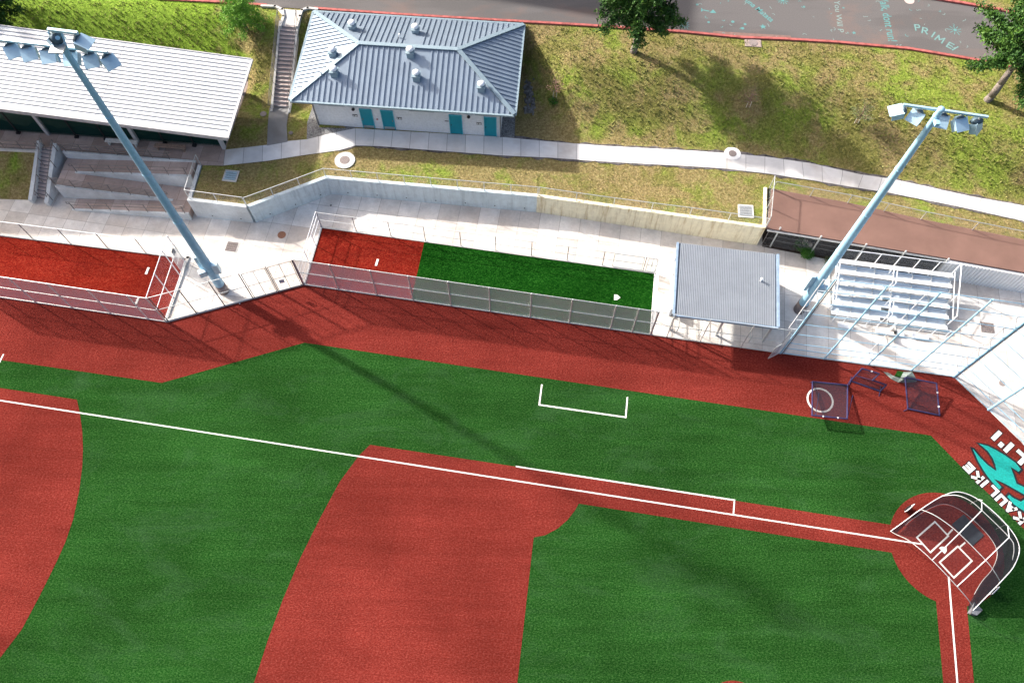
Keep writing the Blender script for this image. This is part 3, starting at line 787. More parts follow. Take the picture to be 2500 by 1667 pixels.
def gate(parent, a, b, z0, z1, m='galv_dark', cross=True, mesh='chain_thin', r=.025, midv=True):
    a, b = Vector(a), Vector(b); mb = MB()
    mb.path([v3(a, z0), v3(b, z0), v3(b, z1), v3(a, z1), v3(a, z0)], r)
    zm = (z0+z1)/2; mb.tube(v3(a, zm), v3(b, zm), r*.8)
    if midv: c = (a+b)/2; mb.tube(v3(c, z0), v3(c, z1), r*.8)
    if cross: mb.tube(v3(a, z0), v3(b, z1), .008, n=4); mb.tube(v3(b, z0), v3(a, z1), .008, n=4)
    g = mb.build('gate', m, parent)
    if mesh: MB().panel(a, b, z0, z1).build('gate_mesh', mesh, g)
    return g
# bullpen front, right
F0, F1 = P(743, 695.5), P(1587, 817.5)
fr, p0, d = fence('bullpen_fence', 'tall grey mesh fence along the field side of the right bullpen', F0, F1, 3.6, 0, (.015, .5, 1), 'chain_dense', .05, posts=[0, .103, .216, .322, .432, .545, .660, .771, .888, .949, 1], mr=.035, gates=[])
# bullpen front, left
Q0, Q1 = P(409, 786.5), P(-60, 717)
fl, p0, d = fence('bullpen_fence', 'tall grey mesh fence along the field side of the left bullpen', Q0, Q1, 3.6, 0, (.015, .5, 1), 'chain_dense', .05, posts=[.005, .098, .293, .49, .68, .875, 1], mr=.035)
# fence with two gates between the bullpens
K0, K1 = P(410, 785.5), P(742, 696)
fm, p0, d = fence('gate_fence', 'tall slanting fence with a pair of gates between the two bullpens', K0, K1, 3.6, 0, (1,), 'chain_thin', .04, 'galv_dark', posts=[0.005, .21, .415, .622, .81, .995], mr=.03, rm='galv', gates=[(.63, .99)])
def seg(p0, d, a): return p0+d*a
mb = MB()
for q in (.02, .5): mb.tube(v3(seg(p0, d, 0), 3.6*q+.05), v3(seg(p0, d, .622), 3.6*q+.05), .03)
mb.build('rail', 'galv', fm)
gate(fm, seg(p0, d, .635), seg(p0, d, .80), .12, 3.5); gate(fm, seg(p0, d, .82), seg(p0, d, .985), .12, 3.5)
sg_ = seg(p0, d, .85); sh_ = seg(p0, d, .885); nn = Vector((d.y, -d.x)).normalized()*.03
MB().face([v3(sg_+nn, 1.1), v3(sh_+nn, 1.1), v3(sh_+nn, 1.55), v3(sg_+nn, 1.55)]).build('notice', 'fixture', fm)
struct('field_curb', MB().prism([K0, K1, K1+Vector((.05, .15)), K0+Vector((0, .16))], .0, .16), 'curb_concrete')
# right bullpen: left end, back, right end
fence('bullpen_end_fence', 'short white fence closing the left end of the right bullpen', P(743, 694.5), P(785, 556), 2.1, 4, (.03, .45, .75, 1), 'chain_light', .035, 'white_tube', mr=.03)
fb, p0, d = fence('bullpen_back_fence', 'low fence with dark posts along the walkway behind the right bullpen', P(786, 555.5), P(1598, 667), 2.0, 0, (.03, .5, 1), 'chain_light', .03, 'galv_dark', posts=[0, .107, .213, .318, .425, .530, .636, .742, .846, .965, 1], rm='galv', mr=.028, gates=[(.87, .965)])
gate(fb, seg(p0, d, .972), seg(p0, d, .998), .2, 1.95, 'galv')
gate(fb, seg(p0, d, .955-.08), seg(p0, d, .96), .2, 1.95, 'galv', midv=False)
fence('bullpen_end_fence', 'short white fence closing the right end of the right bullpen', P(1598, 668), P(1588, 816), 2.1, 5, (.03, .45, .75, 1), 'chain_light', .035, 'white_tube', mr=.03)
# left bullpen right end and back posts
fe, p0, d = fence('bullpen_end_fence', 'white fence on a wide kerb closing the right end of the left bullpen', P(453, 640), P(406, 785), 3.6, 0, (.03, .5, 1), 'chain_light', .04, 'white_tube', posts=[0, .25, .62, 1], mr=.035)
a, b = P(453, 641), P(447, 668)
gate(fe, a, b, .25, 2.2, 'galv', mesh='chain_dense')
mb = MB().face([v3(p0+d*.05+Vector((.06, 0)), 1.9), v3(p0+d*.13+Vector((.06, 0)), 1.9), v3(p0+d*.13+Vector((.06, 0)), 2.5), v3(p0+d*.05+Vector((.06, 0)), 2.5)]); mb.build('notice', 'fascia', fe)
fence('bullpen_back_fence', 'low fence with dark posts and white rail behind the left bullpen', P(453, 632), P(-60, 567), 2.1, 0, (.04, 1), 'chain_thin', .033, 'galv_dark', posts=[0.01, .183, .362, .54, .72, .9], rm='white_tube', mr=.028)

# fence on top of the retaining walls
def topfence(label, pts, h, n, name='guard_fence', mesh='chain_light', pm='galv'):
    t = thing(name, label, 'fence', v3(pts[0], zU(pts[0].x)))
    rail = MB(); ms = MB()
    for (a, b), k in zip(zip(pts, pts[1:]), n):
        for j in range(k+1 if (b is pts[-1]) else k):
            p = a.lerp(b, j/k); z = zU(p.x); MB().tube(v3(p, z-.05), v3(p, z+h), .032, n=8).build('post', pm, t)
        m_ = 6
        for j in range(m_):
            p, q = a.lerp(b, j/m_), a.lerp(b, (j+1)/m_); rail.tube(v3(p, zU(p.x)+h), v3(q, zU(q.x)+h), .028, n=6)
            L = (q-p).length
            ms.face([v3(p, zU(p.x)+.05), v3(q, zU(q.x)+.05), v3(q, zU(q.x)+h), v3(p, zU(p.x)+h)], [(j*L, 0), (j*L+L, 0), (j*L+L, h), (j*L, h)])
    rail.build('rail', pm, t); ms.build('mesh', mesh, t); return t
wq = [p+Vector((0.02, -.14)) for p in wp]
topfence('chest high chain link fence on top of the blue grey retaining wall', [wq[0], wq[1], wq[2]], 1.1, [3, 8])
topfence('chest high chain link fence on top of the yellow wall', [wq[2]+Vector((.1, 0)), wq[3]], 1.1, [6])
topfence('chain link fence around the wall corner at the ramp landing', [PU(490, 401), PU(463, 486), PU(602, 504)], 1.15, [3, 2])
topfence('chain link fence on the short return wall left of the brown roof', [PU(1868.5, 556), PU(1878, 459)], 1.5, [2])
topfence('grey chain link fence between the brown roof and the curved path', [PU(1886, 464), PU(2068, 497), PU(2246.8, 537), PU(2500, 588), PU(2700, 630)], 1.05, [2, 2, 2, 2])

# dugout front fence
D0, D1 = P(1588, 818), P(1903, 862.5)
dfn, p0, d = fence('dugout_fence', 'tall light fence along the field in front of the dugout', D0, D1, 3.6, 0, (.02, .5, 1), 'chain_thin', .035, 'galv', posts=[0.003, .125, .385, .70, .97], mr=.028)
# open gate leaf
g0, g1 = P(1906, 861), P(1874, 877)
gt = thing('field_gate', 'open metal mesh gate swung out onto the red turf by the dugout', 'gate', v3(g0, 0))
mb = MB().path([v3(g0, .15), v3(g1, .15), v3(g1, 2.1), v3(g0, 2.1), v3(g0, .15)], .03); mb.build('frame', 'galv', gt)
MB().panel(g0, g1, .15, 2.1).build('mesh', 'chain_dense', gt)

# ------------------------------------------------------------------ backstop
bsA = [P(1904.6, 862.7), P(2011.7, 876.4), P(2118.9, 890.2), P(2223.7, 904.8), P(2327.7, 920.2)]
bsB = [P(2327.7, 920.2), P(2412.5, 1000.5), P(2500, 1084), P(2600, 1180)]
bs = thing('backstop', 'tall pale blue backstop frame with net behind home plate', 'backstop', v3(bsA[0], 0))
BH = 10.7; RZ = [.12, .95, 1.8, 3.2, 4.7, 6.2, 7.7, 9.2, 10.65]
for i, p in enumerate(bsA+bsB[1:]):
    MB().tube(v3(p, 0), v3(p, BH), .06 if i not in (4, 5, 6, 7) else .085, n=10).build('post', 'pole_blue', bs)
rl = MB()
for a, b in list(zip(bsA, bsA[1:]))+list(zip(bsB, bsB[1:])):
    for z in RZ: rl.tube(v3(a, z), v3(b, z), .03, n=6)
rl.build('rail', 'pole_blue', bs)
ms = MB()
for pts in (bsA, bsB):
    for a, b in zip(pts, pts[1:]): ms.panel(a, b, .1, BH)
ms.build('net', 'net_backstop', bs)
def truss(p, out, z0, z1, n, w):
    mb = MB(); o = Vector(out).normalized()*w
    mb.tube(v3(p+o, z0), v3(p+o, z1), .03, n=6)
    zs = [z0+(z1-z0)*k/n for k in range(n+1)]
    for k, z in enumerate(zs):
        mb.tube(v3(p, z), v3(p+o, z), .024, n=6)
        if k < n: mb.tube(v3(p+o, zs[k+1]), v3(p, z), .022, n=6)
    mb.tube(v3(p, z0-1.2), v3(p+o, z0), .022, n=6)
    mb.build('truss', 'white_tube', bs)
ud = (bsA[0]-bsA[4]).normalized()
truss(bsA[0], ud, 3.9, 10.5, 5, .62); truss(bsA[2], ud, 1.9, 10.5, 6, .7); truss(bsA[4], ud, 1.9, 10.5, 6, .7)
# net lacing along the two end masts
for p in (bsA[0], bsA[4]):
    mb = MB()
    for k in range(60):
        z = .3+k*.17; mb.beam(v3(p, z)+Vector((.08, -.05, 0)), v3(p, z+.05)+Vector((.2, -.12, 0)), .02, .02)
    mb.tube(v3(p, .1)+Vector((.10, -.07, 0)), v3(p, BH)+Vector((.10, -.07, 0)), .03); mb.build('net_lacing', 'fascia', bs)
struct('backstop_kerb', MB().prism([bsA[4]+Vector((0, 0)), bsB[1], bsB[2], bsB[3], bsB[3]+Vector((.25, .2)), bsB[2]+Vector((.25, .2)), bsB[1]+Vector((.25, .2)), bsA[4]+Vector((.2, .25))], 0, .14), 'curb_concrete')

# ------------------------------------------------------------------ light masts
def mast(label, base, hgt, r0, r1, base_r, boxes):
    t = thing('light_mast', label, 'floodlight', v3(base, 0), 'stadium light masts')
    n = 5; mb = MB()
    for k in range(n):
        za, zb = hgt*k/n, hgt*(k+1)/n; ra = r0+(r1-r0)*k/n; rb = r0+(r1-r0)*(k+1)/n
        mb.tube(v3(base, za), v3(base, zb), ra, rb, n=20, cap=False); mb.tube(v3(base, zb-.5), v3(base, zb-.42), rb+.025, rb+.025, n=20)
    mb.cap(v3(base, hgt), r1+.03, .16)
    mb.build('pole', 'pole_blue', t, True)
    MB().tube(v3(base, 0), v3(base, 1.15), base_r, base_r*.97, n=20).build('base_sleeve', 'grey_lid', t, True)
    for off, size, rz, z in boxes:
        c = v3(base, z)+Vector((off[0], off[1], 0)); b_ = MB().box(c, size, rz); b_.box(c+Vector((-off[0]*.35, -off[1]*.35, 0)), (.14, .14, size[2]*.7), rz)
        b_.build('control_box', 'fixture', t)
    return t
def lamp(t, c, yaw, tilt=R(28), s=.70, drop=.35):
    c = Vector(c); f = Vector((math.cos(yaw)*math.cos(tilt), math.sin(yaw)*math.cos(tilt), -math.sin(tilt)))   # where the visor points
    x = Vector((-math.sin(yaw), math.cos(yaw), 0)); u = x.cross(f)*-1
    u = f.cross(x)*-1 if f.cross(x).z < 0 else f.cross(x)
    k = c+Vector((0, 0, -drop))
    mb = MB(); mb.frame(k+f*.34+u*.10, f*.36, x*s/2, u*.012)
    mb.frame(k+f*.30+x*s/2-u*.08, f*.30, x*.012, u*.19); mb.frame(k+f*.30-x*s/2-u*.08, f*.30, x*.012, u*.19)
    h = mb.build('lamp_hood', 'fixture', t)
    b = MB(); b.tube(k-f*.16-u*.06, k+f*.02-u*.06, .18, .33, n=12); b.build('reflector', 'fixture_dark', h, True)
    b = MB(); b.beam(c, k-f*.05, .07, .07); b.frame(k-f*.04+u*.08, f*.12, x*.10, u*.05); b.build('bracket', 'galv', h)
MLb = P(548, 712); MRb = P(1950, 757)
ml = mast('tall light mast at the left, lamps above the white roof', MLb, 24.5, .36, .15, .38, (((-.55, .1), (.22, .3, 1.7), .3, 4.0), ((-.42, -.35), (.5, .35, .55), .4, 3.3), ((.5, .05), (.42, .4, 1.1), .2, 3.4)))
mr_ = mast('tall light mast at the right behind the bleachers', MRb, 21.5, .37, .16, .42, (((-.58, .1), (.22, .35, 1.9), -.2, 4.0), ((.5, -.2), (.5, .4, .6), -.3, 3.6)))
def arm(t, a, b, w=.12):
    MB().beam(a, b, w, w).build('crossarm', 'fixture', t)
za = 23.3; a, b = v3(P(-90, 88, za), za), v3(P(262, 128, za), za); arm(ml, a, b)
for (u, v, yw) in ((-60, 92, -65), (15, 99, -60), (57, 105, -68), (107, 110, -78), (165, 116, -88), (211, 122, -72), (253, 127, -48)):
    lamp(ml, v3(P(u, v, za), za), R(yw))
zb = 24.9; a, b = v3(P(117, 72.5, zb), zb), v3(P(190, 81.5, zb), zb); arm(ml, a, b, .14)
lamp(ml, v3(P(126, 76, zb), zb), R(140), R(45)); lamp(ml, v3(P(181, 83, zb), zb), R(-15), R(20))
top = v3(MLb, 24.3); MB().frame(top+Vector((-.05, -.35, -.1)), (.35, 0, 0), (0, .30, 0), (0, 0, .03)).build('platform', 'galv', ml)
mb = MB()
for sx in (-.3, .3): mb.beam(v3(MLb, 23.4)+Vector((sx, -.4, 0)), v3(MLb, 24.8)+Vector((sx, .1, 0)), .06, .06)
mb.build('arm_bracket', 'pole_blue', ml)
zc = 20.9; a, b = v3(P(2205, 256, zc), zc), v3(P(2412, 286, zc), zc); arm(mr_, a, b)
for (u, v, yw, tl_) in ((2212, 257, 180, 20), (2251, 263, -130, 28), (2309, 271, -105, 28), (2352, 278, -75, 30), (2396, 284, -40, 62)):
    lamp(mr_, v3(P(u, v, zc), zc), R(yw), R(tl_))
mb = MB(); mb.beam(v3(MRb, 20.9)+Vector((0, -.5, 0)), v3(MRb, 20.9), .22, .2); mb.build('arm_bracket', 'pole_blue', mr_)

# ------------------------------------------------------------------ toilet block with hip roof
O = Vector((-17.58, 43.45)); BA = R(-3.95); ex = Vector((math.cos(BA), math.sin(BA))); ey = Vector((-ex.y, ex.x))
BW, BD, ZE, PITCH = 17.6, 9.7, 5.2, .31
def LB(a, b, z): q = O+ex*a+ey*b; return Vector((q.x, q.y, z))
def rz_(a, b): return ZE+PITCH*min(a, BW-a, b, BD-b)
blk_ = thing('toilet_block', 'white walled building with blue grey hip roof and teal doors', 'building', LB(BW/2, BD/2, 2.05))
ZF = 2.07; wa0, wa1, wb0, wb1 = 1.58, 16.45, .42, 9.0; ZW = ZE-.02
mb = MB()
mb.prism([LB(wa0, wb0, 0).xy, LB(wa1, wb0, 0).xy, LB(wa1, wb1, 0).xy, LB(wa0, wb1, 0).xy], 1.8, ZW); wall = mb.build('wall', 'white_wall', blk_)
r = MB(); Rz = ZE+PITCH*BD/2
c1, c2_, c3, c4 = LB(0, 0, ZE), LB(BW, 0, ZE), LB(BW, BD, ZE), LB(0, BD, ZE); e1, e2 = LB(BD/2, BD/2, Rz), LB(BW-BD/2, BD/2, Rz)
r.face([c1, c2_, e2, e1]).face([c2_, c3, e2]).face([c3, c4, e1, e2]).face([c4, c1, e1])
r.face([c4-Vector((0, 0, .05)), c3-Vector((0, 0, .05)), c2_-Vector((0, 0, .05)), c1-Vector((0, 0, .05))])
roof = r.build('roof', 'roof_blue', blk_)
# where the vents stand
def onroof(u, v):
    z = 6.0
    for _ in range(12):
        p = P(u, v, z)-O; a, b = p.dot(ex), p.dot(ey); z = max(ZE, rz_(a, b))
    return a, b
c2p = lambda x, y: (600+x*.29787, y*.29787)
vents = [onroof(*c2p(x, y)) for x, y in ((878, 238), (1395, 268), (718, 455), (1352, 455), (730, 612), (1402, 645), (1932, 735))]
ribs = MB(); RH, RW = .075, .05
def rib(a0, b0, a1, b1):
    p, q = LB(a0, b0, rz_(a0, b0)+RH/2), LB(a1, b1, rz_(a1, b1)+RH/2); ribs.beam(p, q, RW, RH)
def blocked(side, s):
    out = []
    for a, b in vents:
        m_ = min((b, 'f'), (BD-b, 'k'), (a, 'l'), (BW-a, 'r'))
        if m_[1] != side: continue
        c = a if side in 'fk' else b
        if abs(c-s) < .62: out.append(m_[0])
    return min(out)-.55 if out else None
k = .43; n = int(BW/k)
for i in range(1, n+1):
    a = i*BW/(n+1); top_ = min(a, BW-a, BD/2)-.12
    for side in 'fk':
        e = top_; bl_ = blocked(side, a)
        if bl_ is not None: e = min(e, bl_)
        if e > .15:
            if side == 'f': rib(a, .03, a, e)
            else: rib(a, BD-.03, a, BD-e)
n = int(BD/k)
for i in range(1, n+1):
    b = i*BD/(n+1); top_ = min(b, BD-b)-.12
    for side in 'lr':
        e = top_; bl_ = blocked(side, b)
        if bl_ is not None: e = min(e, bl_)
        if e > .15:
            if side == 'l': rib(.03, b, e, b)
            else: rib(BW-.03, b, BW-e, b)
ribs.build('standing_seams', 'roof_blue', roof)
cap_ = MB()
for p, q in ((c1, e1), (c4, e1), (c2_, e2), (c3, e2), (e1, e2)):
    cap_.beam(p+Vector((0, 0, .08)), q+Vector((0, 0, .08)), .34, .07)
cap_.build('ridge_cap', 'roof_trim', roof)
g = MB()
for p, q in ((c1, c2_), (c2_, c3), (c3, c4), (c4, c1)):
    dd = (q-p).normalized(); nn = Vector((dd.y, -dd.x, 0)); g.beam(p+nn*.09-Vector((0, 0, .06)), q+nn*.09-Vector((0, 0, .06)), .16, .14)
g.build('gutter', 'roof_trim', roof)
g = MB()
for p, q in ((c1, c2_), (c2_, c3), (c3, c4), (c4, c1)):
    dd = (q-p).normalized(); nn = Vector((dd.y, -dd.x, 0)); g.beam(p+dd*.05-nn*.02-Vector((0, 0, .17)), q-dd*.05-nn*.02-Vector((0, 0, .17)), .05, .22)
g.build('fascia', 'fascia', roof)
for a, b in vents:
    z = rz_(a, b); c = LB(a, b, z)
    v = MB(); v.frame(c+Vector((0, 0, .12)), v3(ex*.27, 0), v3(ey*.27, 0), (0, 0, .30)); v.frame(c+Vector((0, 0, .44)), v3(ex*.34, 0), v3(ey*.34, 0), (0, 0, .03))
    vo = v.build('vent', 'roof_trim', roof)
    v = MB(); v.tube(c+Vector((0, 0, .45)), c+Vector((0, 0, .62)), .20, n=16); v.tube(c+Vector((0, 0, .62)), c+Vector((0, 0, .68)), .30, n=16); v.cap(c+Vector((0, 0, .68)), .28, .13, 16, 4)
    v.build('vent_hood', 'white_tube', vo, True)
for x, y in ((622, 620), (1262, 312)):
    a, b = onroof(*c2p(x, y)); c = LB(a, b, rz_(a, b)); MB().tube(c, c+Vector((0, 0, .4)), .06, n=10).build('vent_pipe', 'white_tube', roof)
def wl(x): return wa0+(x-600)/1485*(wa1-wa0)
def wallplate(x0, x1, z0, z1, m, name, parent, depth=.03, off=0.0):
    a0, a1 = wl(x0), wl(x1); mb = MB(); cc = LB((a0+a1)/2, wb0-off-depth/2+.0005, (z0+z1)/2)
    mb.frame(cc, v3(ex*(a1-a0)/2, 0), v3(ey*depth/2, 0), (0, 0, (z1-z0)/2)); return mb.build(name, m, parent)
for x0, x1, kick, hs in ((960, 1060, 1, 0), (1130, 1230, 1, 1), (1676, 1780, 0, 0), (1955, 2055, 0, 0)):
    fr_ = MB(); a0, a1 = wl(x0), wl(x1)
    for s0, s1, zz0, zz1 in ((a0, a0+.05, ZF, ZF+2.22), (a1-.05, a1, ZF, ZF+2.22), (a0+.05, a1-.05, ZF+2.16, ZF+2.22)):
        fr_.frame(LB((s0+s1)/2, wb0-.04, (zz0+zz1)/2), v3(ex*(s1-s0)/2, 0), v3(ey*.04, 0), (0, 0, (zz1-zz0)/2))
    dr = fr_.build('door_frame', 'teal_frame', blk_)
    wallplate(x0+5.2, x1-5.2, ZF+.02, ZF+2.158, 'teal', 'door_leaf', dr, .035)
    if kick: wallplate(x0+8, x1-8, ZF+.03, ZF+.33, 'steel_kick', 'kick_plate', dr, .01, .035)
    hx_ = x1-14 if hs else x0+14
    wallplate(hx_-2.2, hx_+2.2, ZF+1.0, ZF+1.13, 'bench_wood' if kick else 'black', 'handle', dr, .05, .035)
def sign(x0, x1, z0, z1, ncells):
    s = wallplate(x0, x1, z0, z1, 'black', 'sign_plate', wall, .02)
    w = (x1-x0)/ncells
    mb = MB()
    for i in range(ncells):                       # little standing figure in each cell
        a = wl(x0+w*(i+.5)); zc_ = (z0+z1)/2; h = (z1-z0)
        mb.frame(LB(a, wb0-.024, zc_+h*.28), v3(ex*h*.08, 0), v3(ey*.002, 0), (0, 0, h*.07))
        mb.frame(LB(a, wb0-.024, zc_), v3(ex*h*.13, 0), v3(ey*.002, 0), (0, 0, h*.16))
        mb.frame(LB(a+.02*(i % 2), wb0-.024, zc_-h*.28), v3(ex*h*.06, 0), v3(ey*.002, 0), (0, 0, h*.12))
        if i % 2: mb.frame(LB(a+h*.22, wb0-.024, zc_-h*.1), v3(ex*h*.05, 0), v3(ey*.002, 0), (0, 0, h*.22))
    mb.build('pictogram', 'sign_white', s)
sign(895, 935, ZF+1.25, ZF+1.5, 3); sign(1253, 1294, ZF+1.25, ZF+1.5, 3); sign(1895, 1935, ZF+1.25, ZF+1.5, 3)
sgn = wallplate(1640, 1671, ZF+1.38, ZF+1.46, 'black', 'sign_plate', wall, .02)
for x0, x1 in ((640, 850), (1362, 1560), (1885, 2060)): wallplate(x0, x1, ZF+2.34, ZF+2.50, 'black', 'louvre', wall, .03)
for x in (915, 1835):
    c = LB(wl(x), wb0-.1, ZF+2.15); MB().cap(c, .14, .14, 12, 3).tube(c-Vector((0, 0, .08)), c, .1, .14, 12).build('wall_lamp', 'black', wall)
c = LB(wl(1092), wb0-.03, ZF+1.15); MB().tube(c, c-v3(ey*.05, 0), .07, n=12).build('alarm_bell', 'red_curb', wall)
for a in (wa0-.06, wa1+.02): MB().box(LB(a, wb0-.06, (ZF+ZE)/2-.1), (.09, .09, ZE-ZF-.25), BA).build('downpipe', 'fascia', blk_)
struct('block_lawn_strip', MB().flat([LB(wa0, wb0-.3, 0).xy, LB(wa0+2.2, wb0-.22, 0).xy, LB(wa0+2.0, wb0, 0).xy, LB(wa0, wb0, 0).xy], 2.09), 'grass')

# ------------------------------------------------------------------ batting cage building (sloping white roof)
ca = R(-4.25); cx_ = Vector((math.cos(ca), math.sin(ca))); cy_ = Vector((-cx_.y, cx_.x)); CO = P(554, 335, 5.5)
SL = .09
def LCg(a, b, dz=0): q = CO-cx_*a+cy_*b; return Vector((q.x, q.y, 5.5+SL*a+dz))     # a runs left along the roof
CW, CD = 34.0, 7.92
cage = thing('cage_shelter', 'long open shelter with white ribbed metal roof and dark green netting', 'building', v3(CO, 2.2))
r = MB(); pts = [LCg(0, 0), LCg(CW, 0), LCg(CW, CD), LCg(0, CD)]
r.face([pts[0], pts[3], pts[2], pts[1]]); r.face([p-Vector((0, 0, .16)) for p in (pts[0], pts[1], pts[2], pts[3])])
for i in range(4): a, b = pts[i], pts[(i+1) % 4]; r.face([a, b, b-Vector((0, 0, .16)), a-Vector((0, 0, .16))])
cr = r.build('roof', 'roof_white', cage)
r = MB(); nr = 19
for i in range(1, nr):
    b = .25+(CD-.25)*i/nr; r.beam(LCg(.06, b, .035), LCg(CW, b, .035), .075, .07)
r.build('roof_ribs', 'rib_grey', cr)
MB().beam(LCg(0, -.06, -.14), LCg(CW, -.06, -.14), .1, .34).build('fascia', 'rib_grey', cr)
r = MB(); r.beam(LCg(-.07, -.1, -.02), LCg(-.07, CD+.05, -.02), .16, .14); r.build('gutter', 'rib_grey', cr)
MB().beam(LCg(0, CD+.05, -.02), LCg(CW, CD+.05, -.02), .1, .18).build('back_trim', 'rib_grey', cr)
MB().beam(LCg(9.9, .1, .012), LCg(9.9, CD, .012), .03, .015).build('panel_seam', 'rib_grey', cr)
colx = [PU(548, 363), PU(336.6, 346), PU(119, 328)]
colx = [colx[0], colx[1], colx[2], colx[2]+(colx[2]-colx[1])]
fb_ = 1.35
for i, p in enumerate(colx):
    q = p-CO; a = -q.dot(cx_); b = q.dot(cy_); zt_ = 5.5+SL*a-.16; w0 = CO-cx_*a+cy_*b
    for back in (0, CD-2.0):
        p2 = w0+cy_*back
        mb = MB().box(v3(p2, (2.2+zt_)/2), (.26, .26, zt_-2.2), ca); mb.build('column', 'rib_grey', cage)
cb0 = (colx[0]-CO).dot(cy_)
# netting hung between the columns
La = -(colx[0]-CO).dot(cx_); Lb = La+30
def LCf(a, b): q = CO-cx_*a+cy_*b; return q
for (A1, B1, A2, B2, nm) in ((La, cb0+.15, Lb, cb0+.15, 'cage_net'), (La, cb0+5.9, Lb, cb0+5.9, 'cage_net'), (La-.05, cb0+.15, La-.05, cb0+5.9, 'cage_net')):
    a, b = LCf(A1, B1), LCf(A2, B2)
    za_, zb_ = 5.5+SL*A1-.3, 5.5+SL*A2-.3; L = (b-a).length
    MB().face([v3(a, 2.25), v3(b, 2.25), v3(b, zb_), v3(a, za_)], [(0, 0), (L, 0), (L, zb_), (0, za_)]).build(nm, 'net_cage', cage)
# gathered green screen along the foot of the net
mb = MB(); kk = 60; prev = None
for i in range(kk+1):
    a = La+30*i/kk; q = LCf(a, cb0+.4+.08*math.sin(i*1.3)); zt2 = 3.0+.25*math.sin(i*.9)+.12*math.sin(i*2.3)
    if prev: mb.face([v3(prev[0], 2.22), v3(q, 2.22), v3(q, zt2), v3(prev[0], prev[1])])
    prev = (q, zt2)
mb.build('hanging_screen', 'net_green', cage)
struct('cage_turf', MB().flat([LCf(La, cb0+.3), LCf(Lb, cb0+.3), LCf(Lb, cb0+5.8), LCf(La, cb0+5.8)], 2.235), 'net_green')
for i in range(12):
    if i % 3 == 0: continue
    a = La+i*2.42; zt_ = 5.5+SL*a-.2; p = LCf(a, cb0+.02)
    MB().beam(v3(p, 2.2), v3(p, zt_), .09, .09).box(v3(p, 2.28), (.3, .25, .14), ca).build('net_post', 'black', cage)
for u, v, w, m, lab in ((296, 345, 2.6, 'bench_white', 'white painted bench beneath the shelter edge behind the left mast'), (415, 357, 2.5, 'bench_wood', 'weathered brown wooden bench on the plaza right of the mast')):
    p = PU(u, v, .45); b = thing('bench', lab, 'bench', v3(p, 2.2))
    MB().box(v3(p, 2.65), (w, .36, .07), ca).build('seat', m, b)
    for s in (-1, 1):
        q = p+cx_*s*w*.42; MB().box(v3(q, 2.41), (.08, .32, .42), ca).build('leg', m, b)
# railings -------------------------------------------------
def railing(label, pts, h=.95, n=6, rails=(1, .55), m='galv_dark', name='handrail', r=.028, loop=True, extra=0):
    t = thing(name, label, 'railing', pts[0]); up = Vector((0, 0, 1)); mb = MB()
    tot = sum((b-a).length for a, b in zip(pts, pts[1:]))
    for a, b in zip(pts, pts[1:]):
        for q in rails: mb.tube(a+up*h*q, b+up*h*q, r, n=6)
    if loop:
        e0 = pts[0]; e1_ = pts[-1]; d0 = (pts[0]-pts[1]).normalized()*.25; d1 = (pts[-1]-pts[-2]).normalized()*.25
        mb.path([e0+up*h, e0+up*h+d0, e0+up*(h-.22)+d0, e0+up*(h-.22)], r); mb.path([e1_+up*h, e1_+up*h+d1, e1_+up*(h-.22)+d1, e1_+up*(h-.22)], r)
    mb.build('rail', m, t)
    for k in range(n):
        s = tot*k/(n-1)+1e-4; s = min(s, tot-1e-4)
        for a, b in zip(pts, pts[1:]):
            L = (b-a).length
            if s <= L: p = a.lerp(b, s/L); MB().tube(p-up*.1, p+up*h, r*1.15, n=6).build('post', m, t); break
            s -= L
    return t
def R3(a, b, z): return v3(RP(a, b), z)
railing('brown tube railing along the plaza edge above the ramp', [R3(.1, -.06, 2.26), R3(8.6, -.06, 2.26)], n=7, rails=(1, .7, .4, .12))
railing('brown tube railing on the second ramp wall', [R3(1.15, rows[1]-.06, 1.57), R3(LEN-.3, rows[1]-.06, 2.24)], n=7, rails=(1, .55))
railing('brown tube railing on the third ramp wall', [R3(LX+.1, rows[2]-.06, 1.55), R3(8.7, rows[2]-.06, .85)], n=7, rails=(1, .8, .6, .4, .2))
railing('brown tube railing on the lowest ramp kerb beside the walkway', [R3(1.1, rows[3]-.06, .12), R3(LEN-.3, rows[3]-.06, .84)], n=7, rails=(1, .6))
railing('brown tube railing down the middle of the side stairs', [v3(P(107+14, 488, .5)+d1_*.2, .3), v3(P(107+14, 488, .5)+d1_*(L1_), 2.3)], n=4, rails=(1,))
railing('brown tube railing beside the left cheek wall of the side stairs', [v3(P(95, 486, .5)+d1_*.2, .4), v3(P(95, 486, .5)+d1_*(L1_), 2.4)], n=4, rails=(1,))
railing('brown tube railing along the plaza edge above the green bank', [v3(PU(-200, 350), 2.25), v3(PU(98, 368), 2.25)], n=8, rails=(1, .55, .12))
f2, t2 = P(687.5, 263, 2.09), P(705, 60, ZR)
for sg, lab in ((-1, 'dark railing on the left side of the hillside stairway'), (1, 'dark railing on the right side of the hillside stairway')):
    o = s2_*sg*.78; railing(lab, [v3(f2+o-d2_*.3, 2.2), v3(t2+o+d2_*.2, ZR+.1)], n=8, rails=(1, .75, .5, .25) if sg < 0 else (1, .5), r=.02)

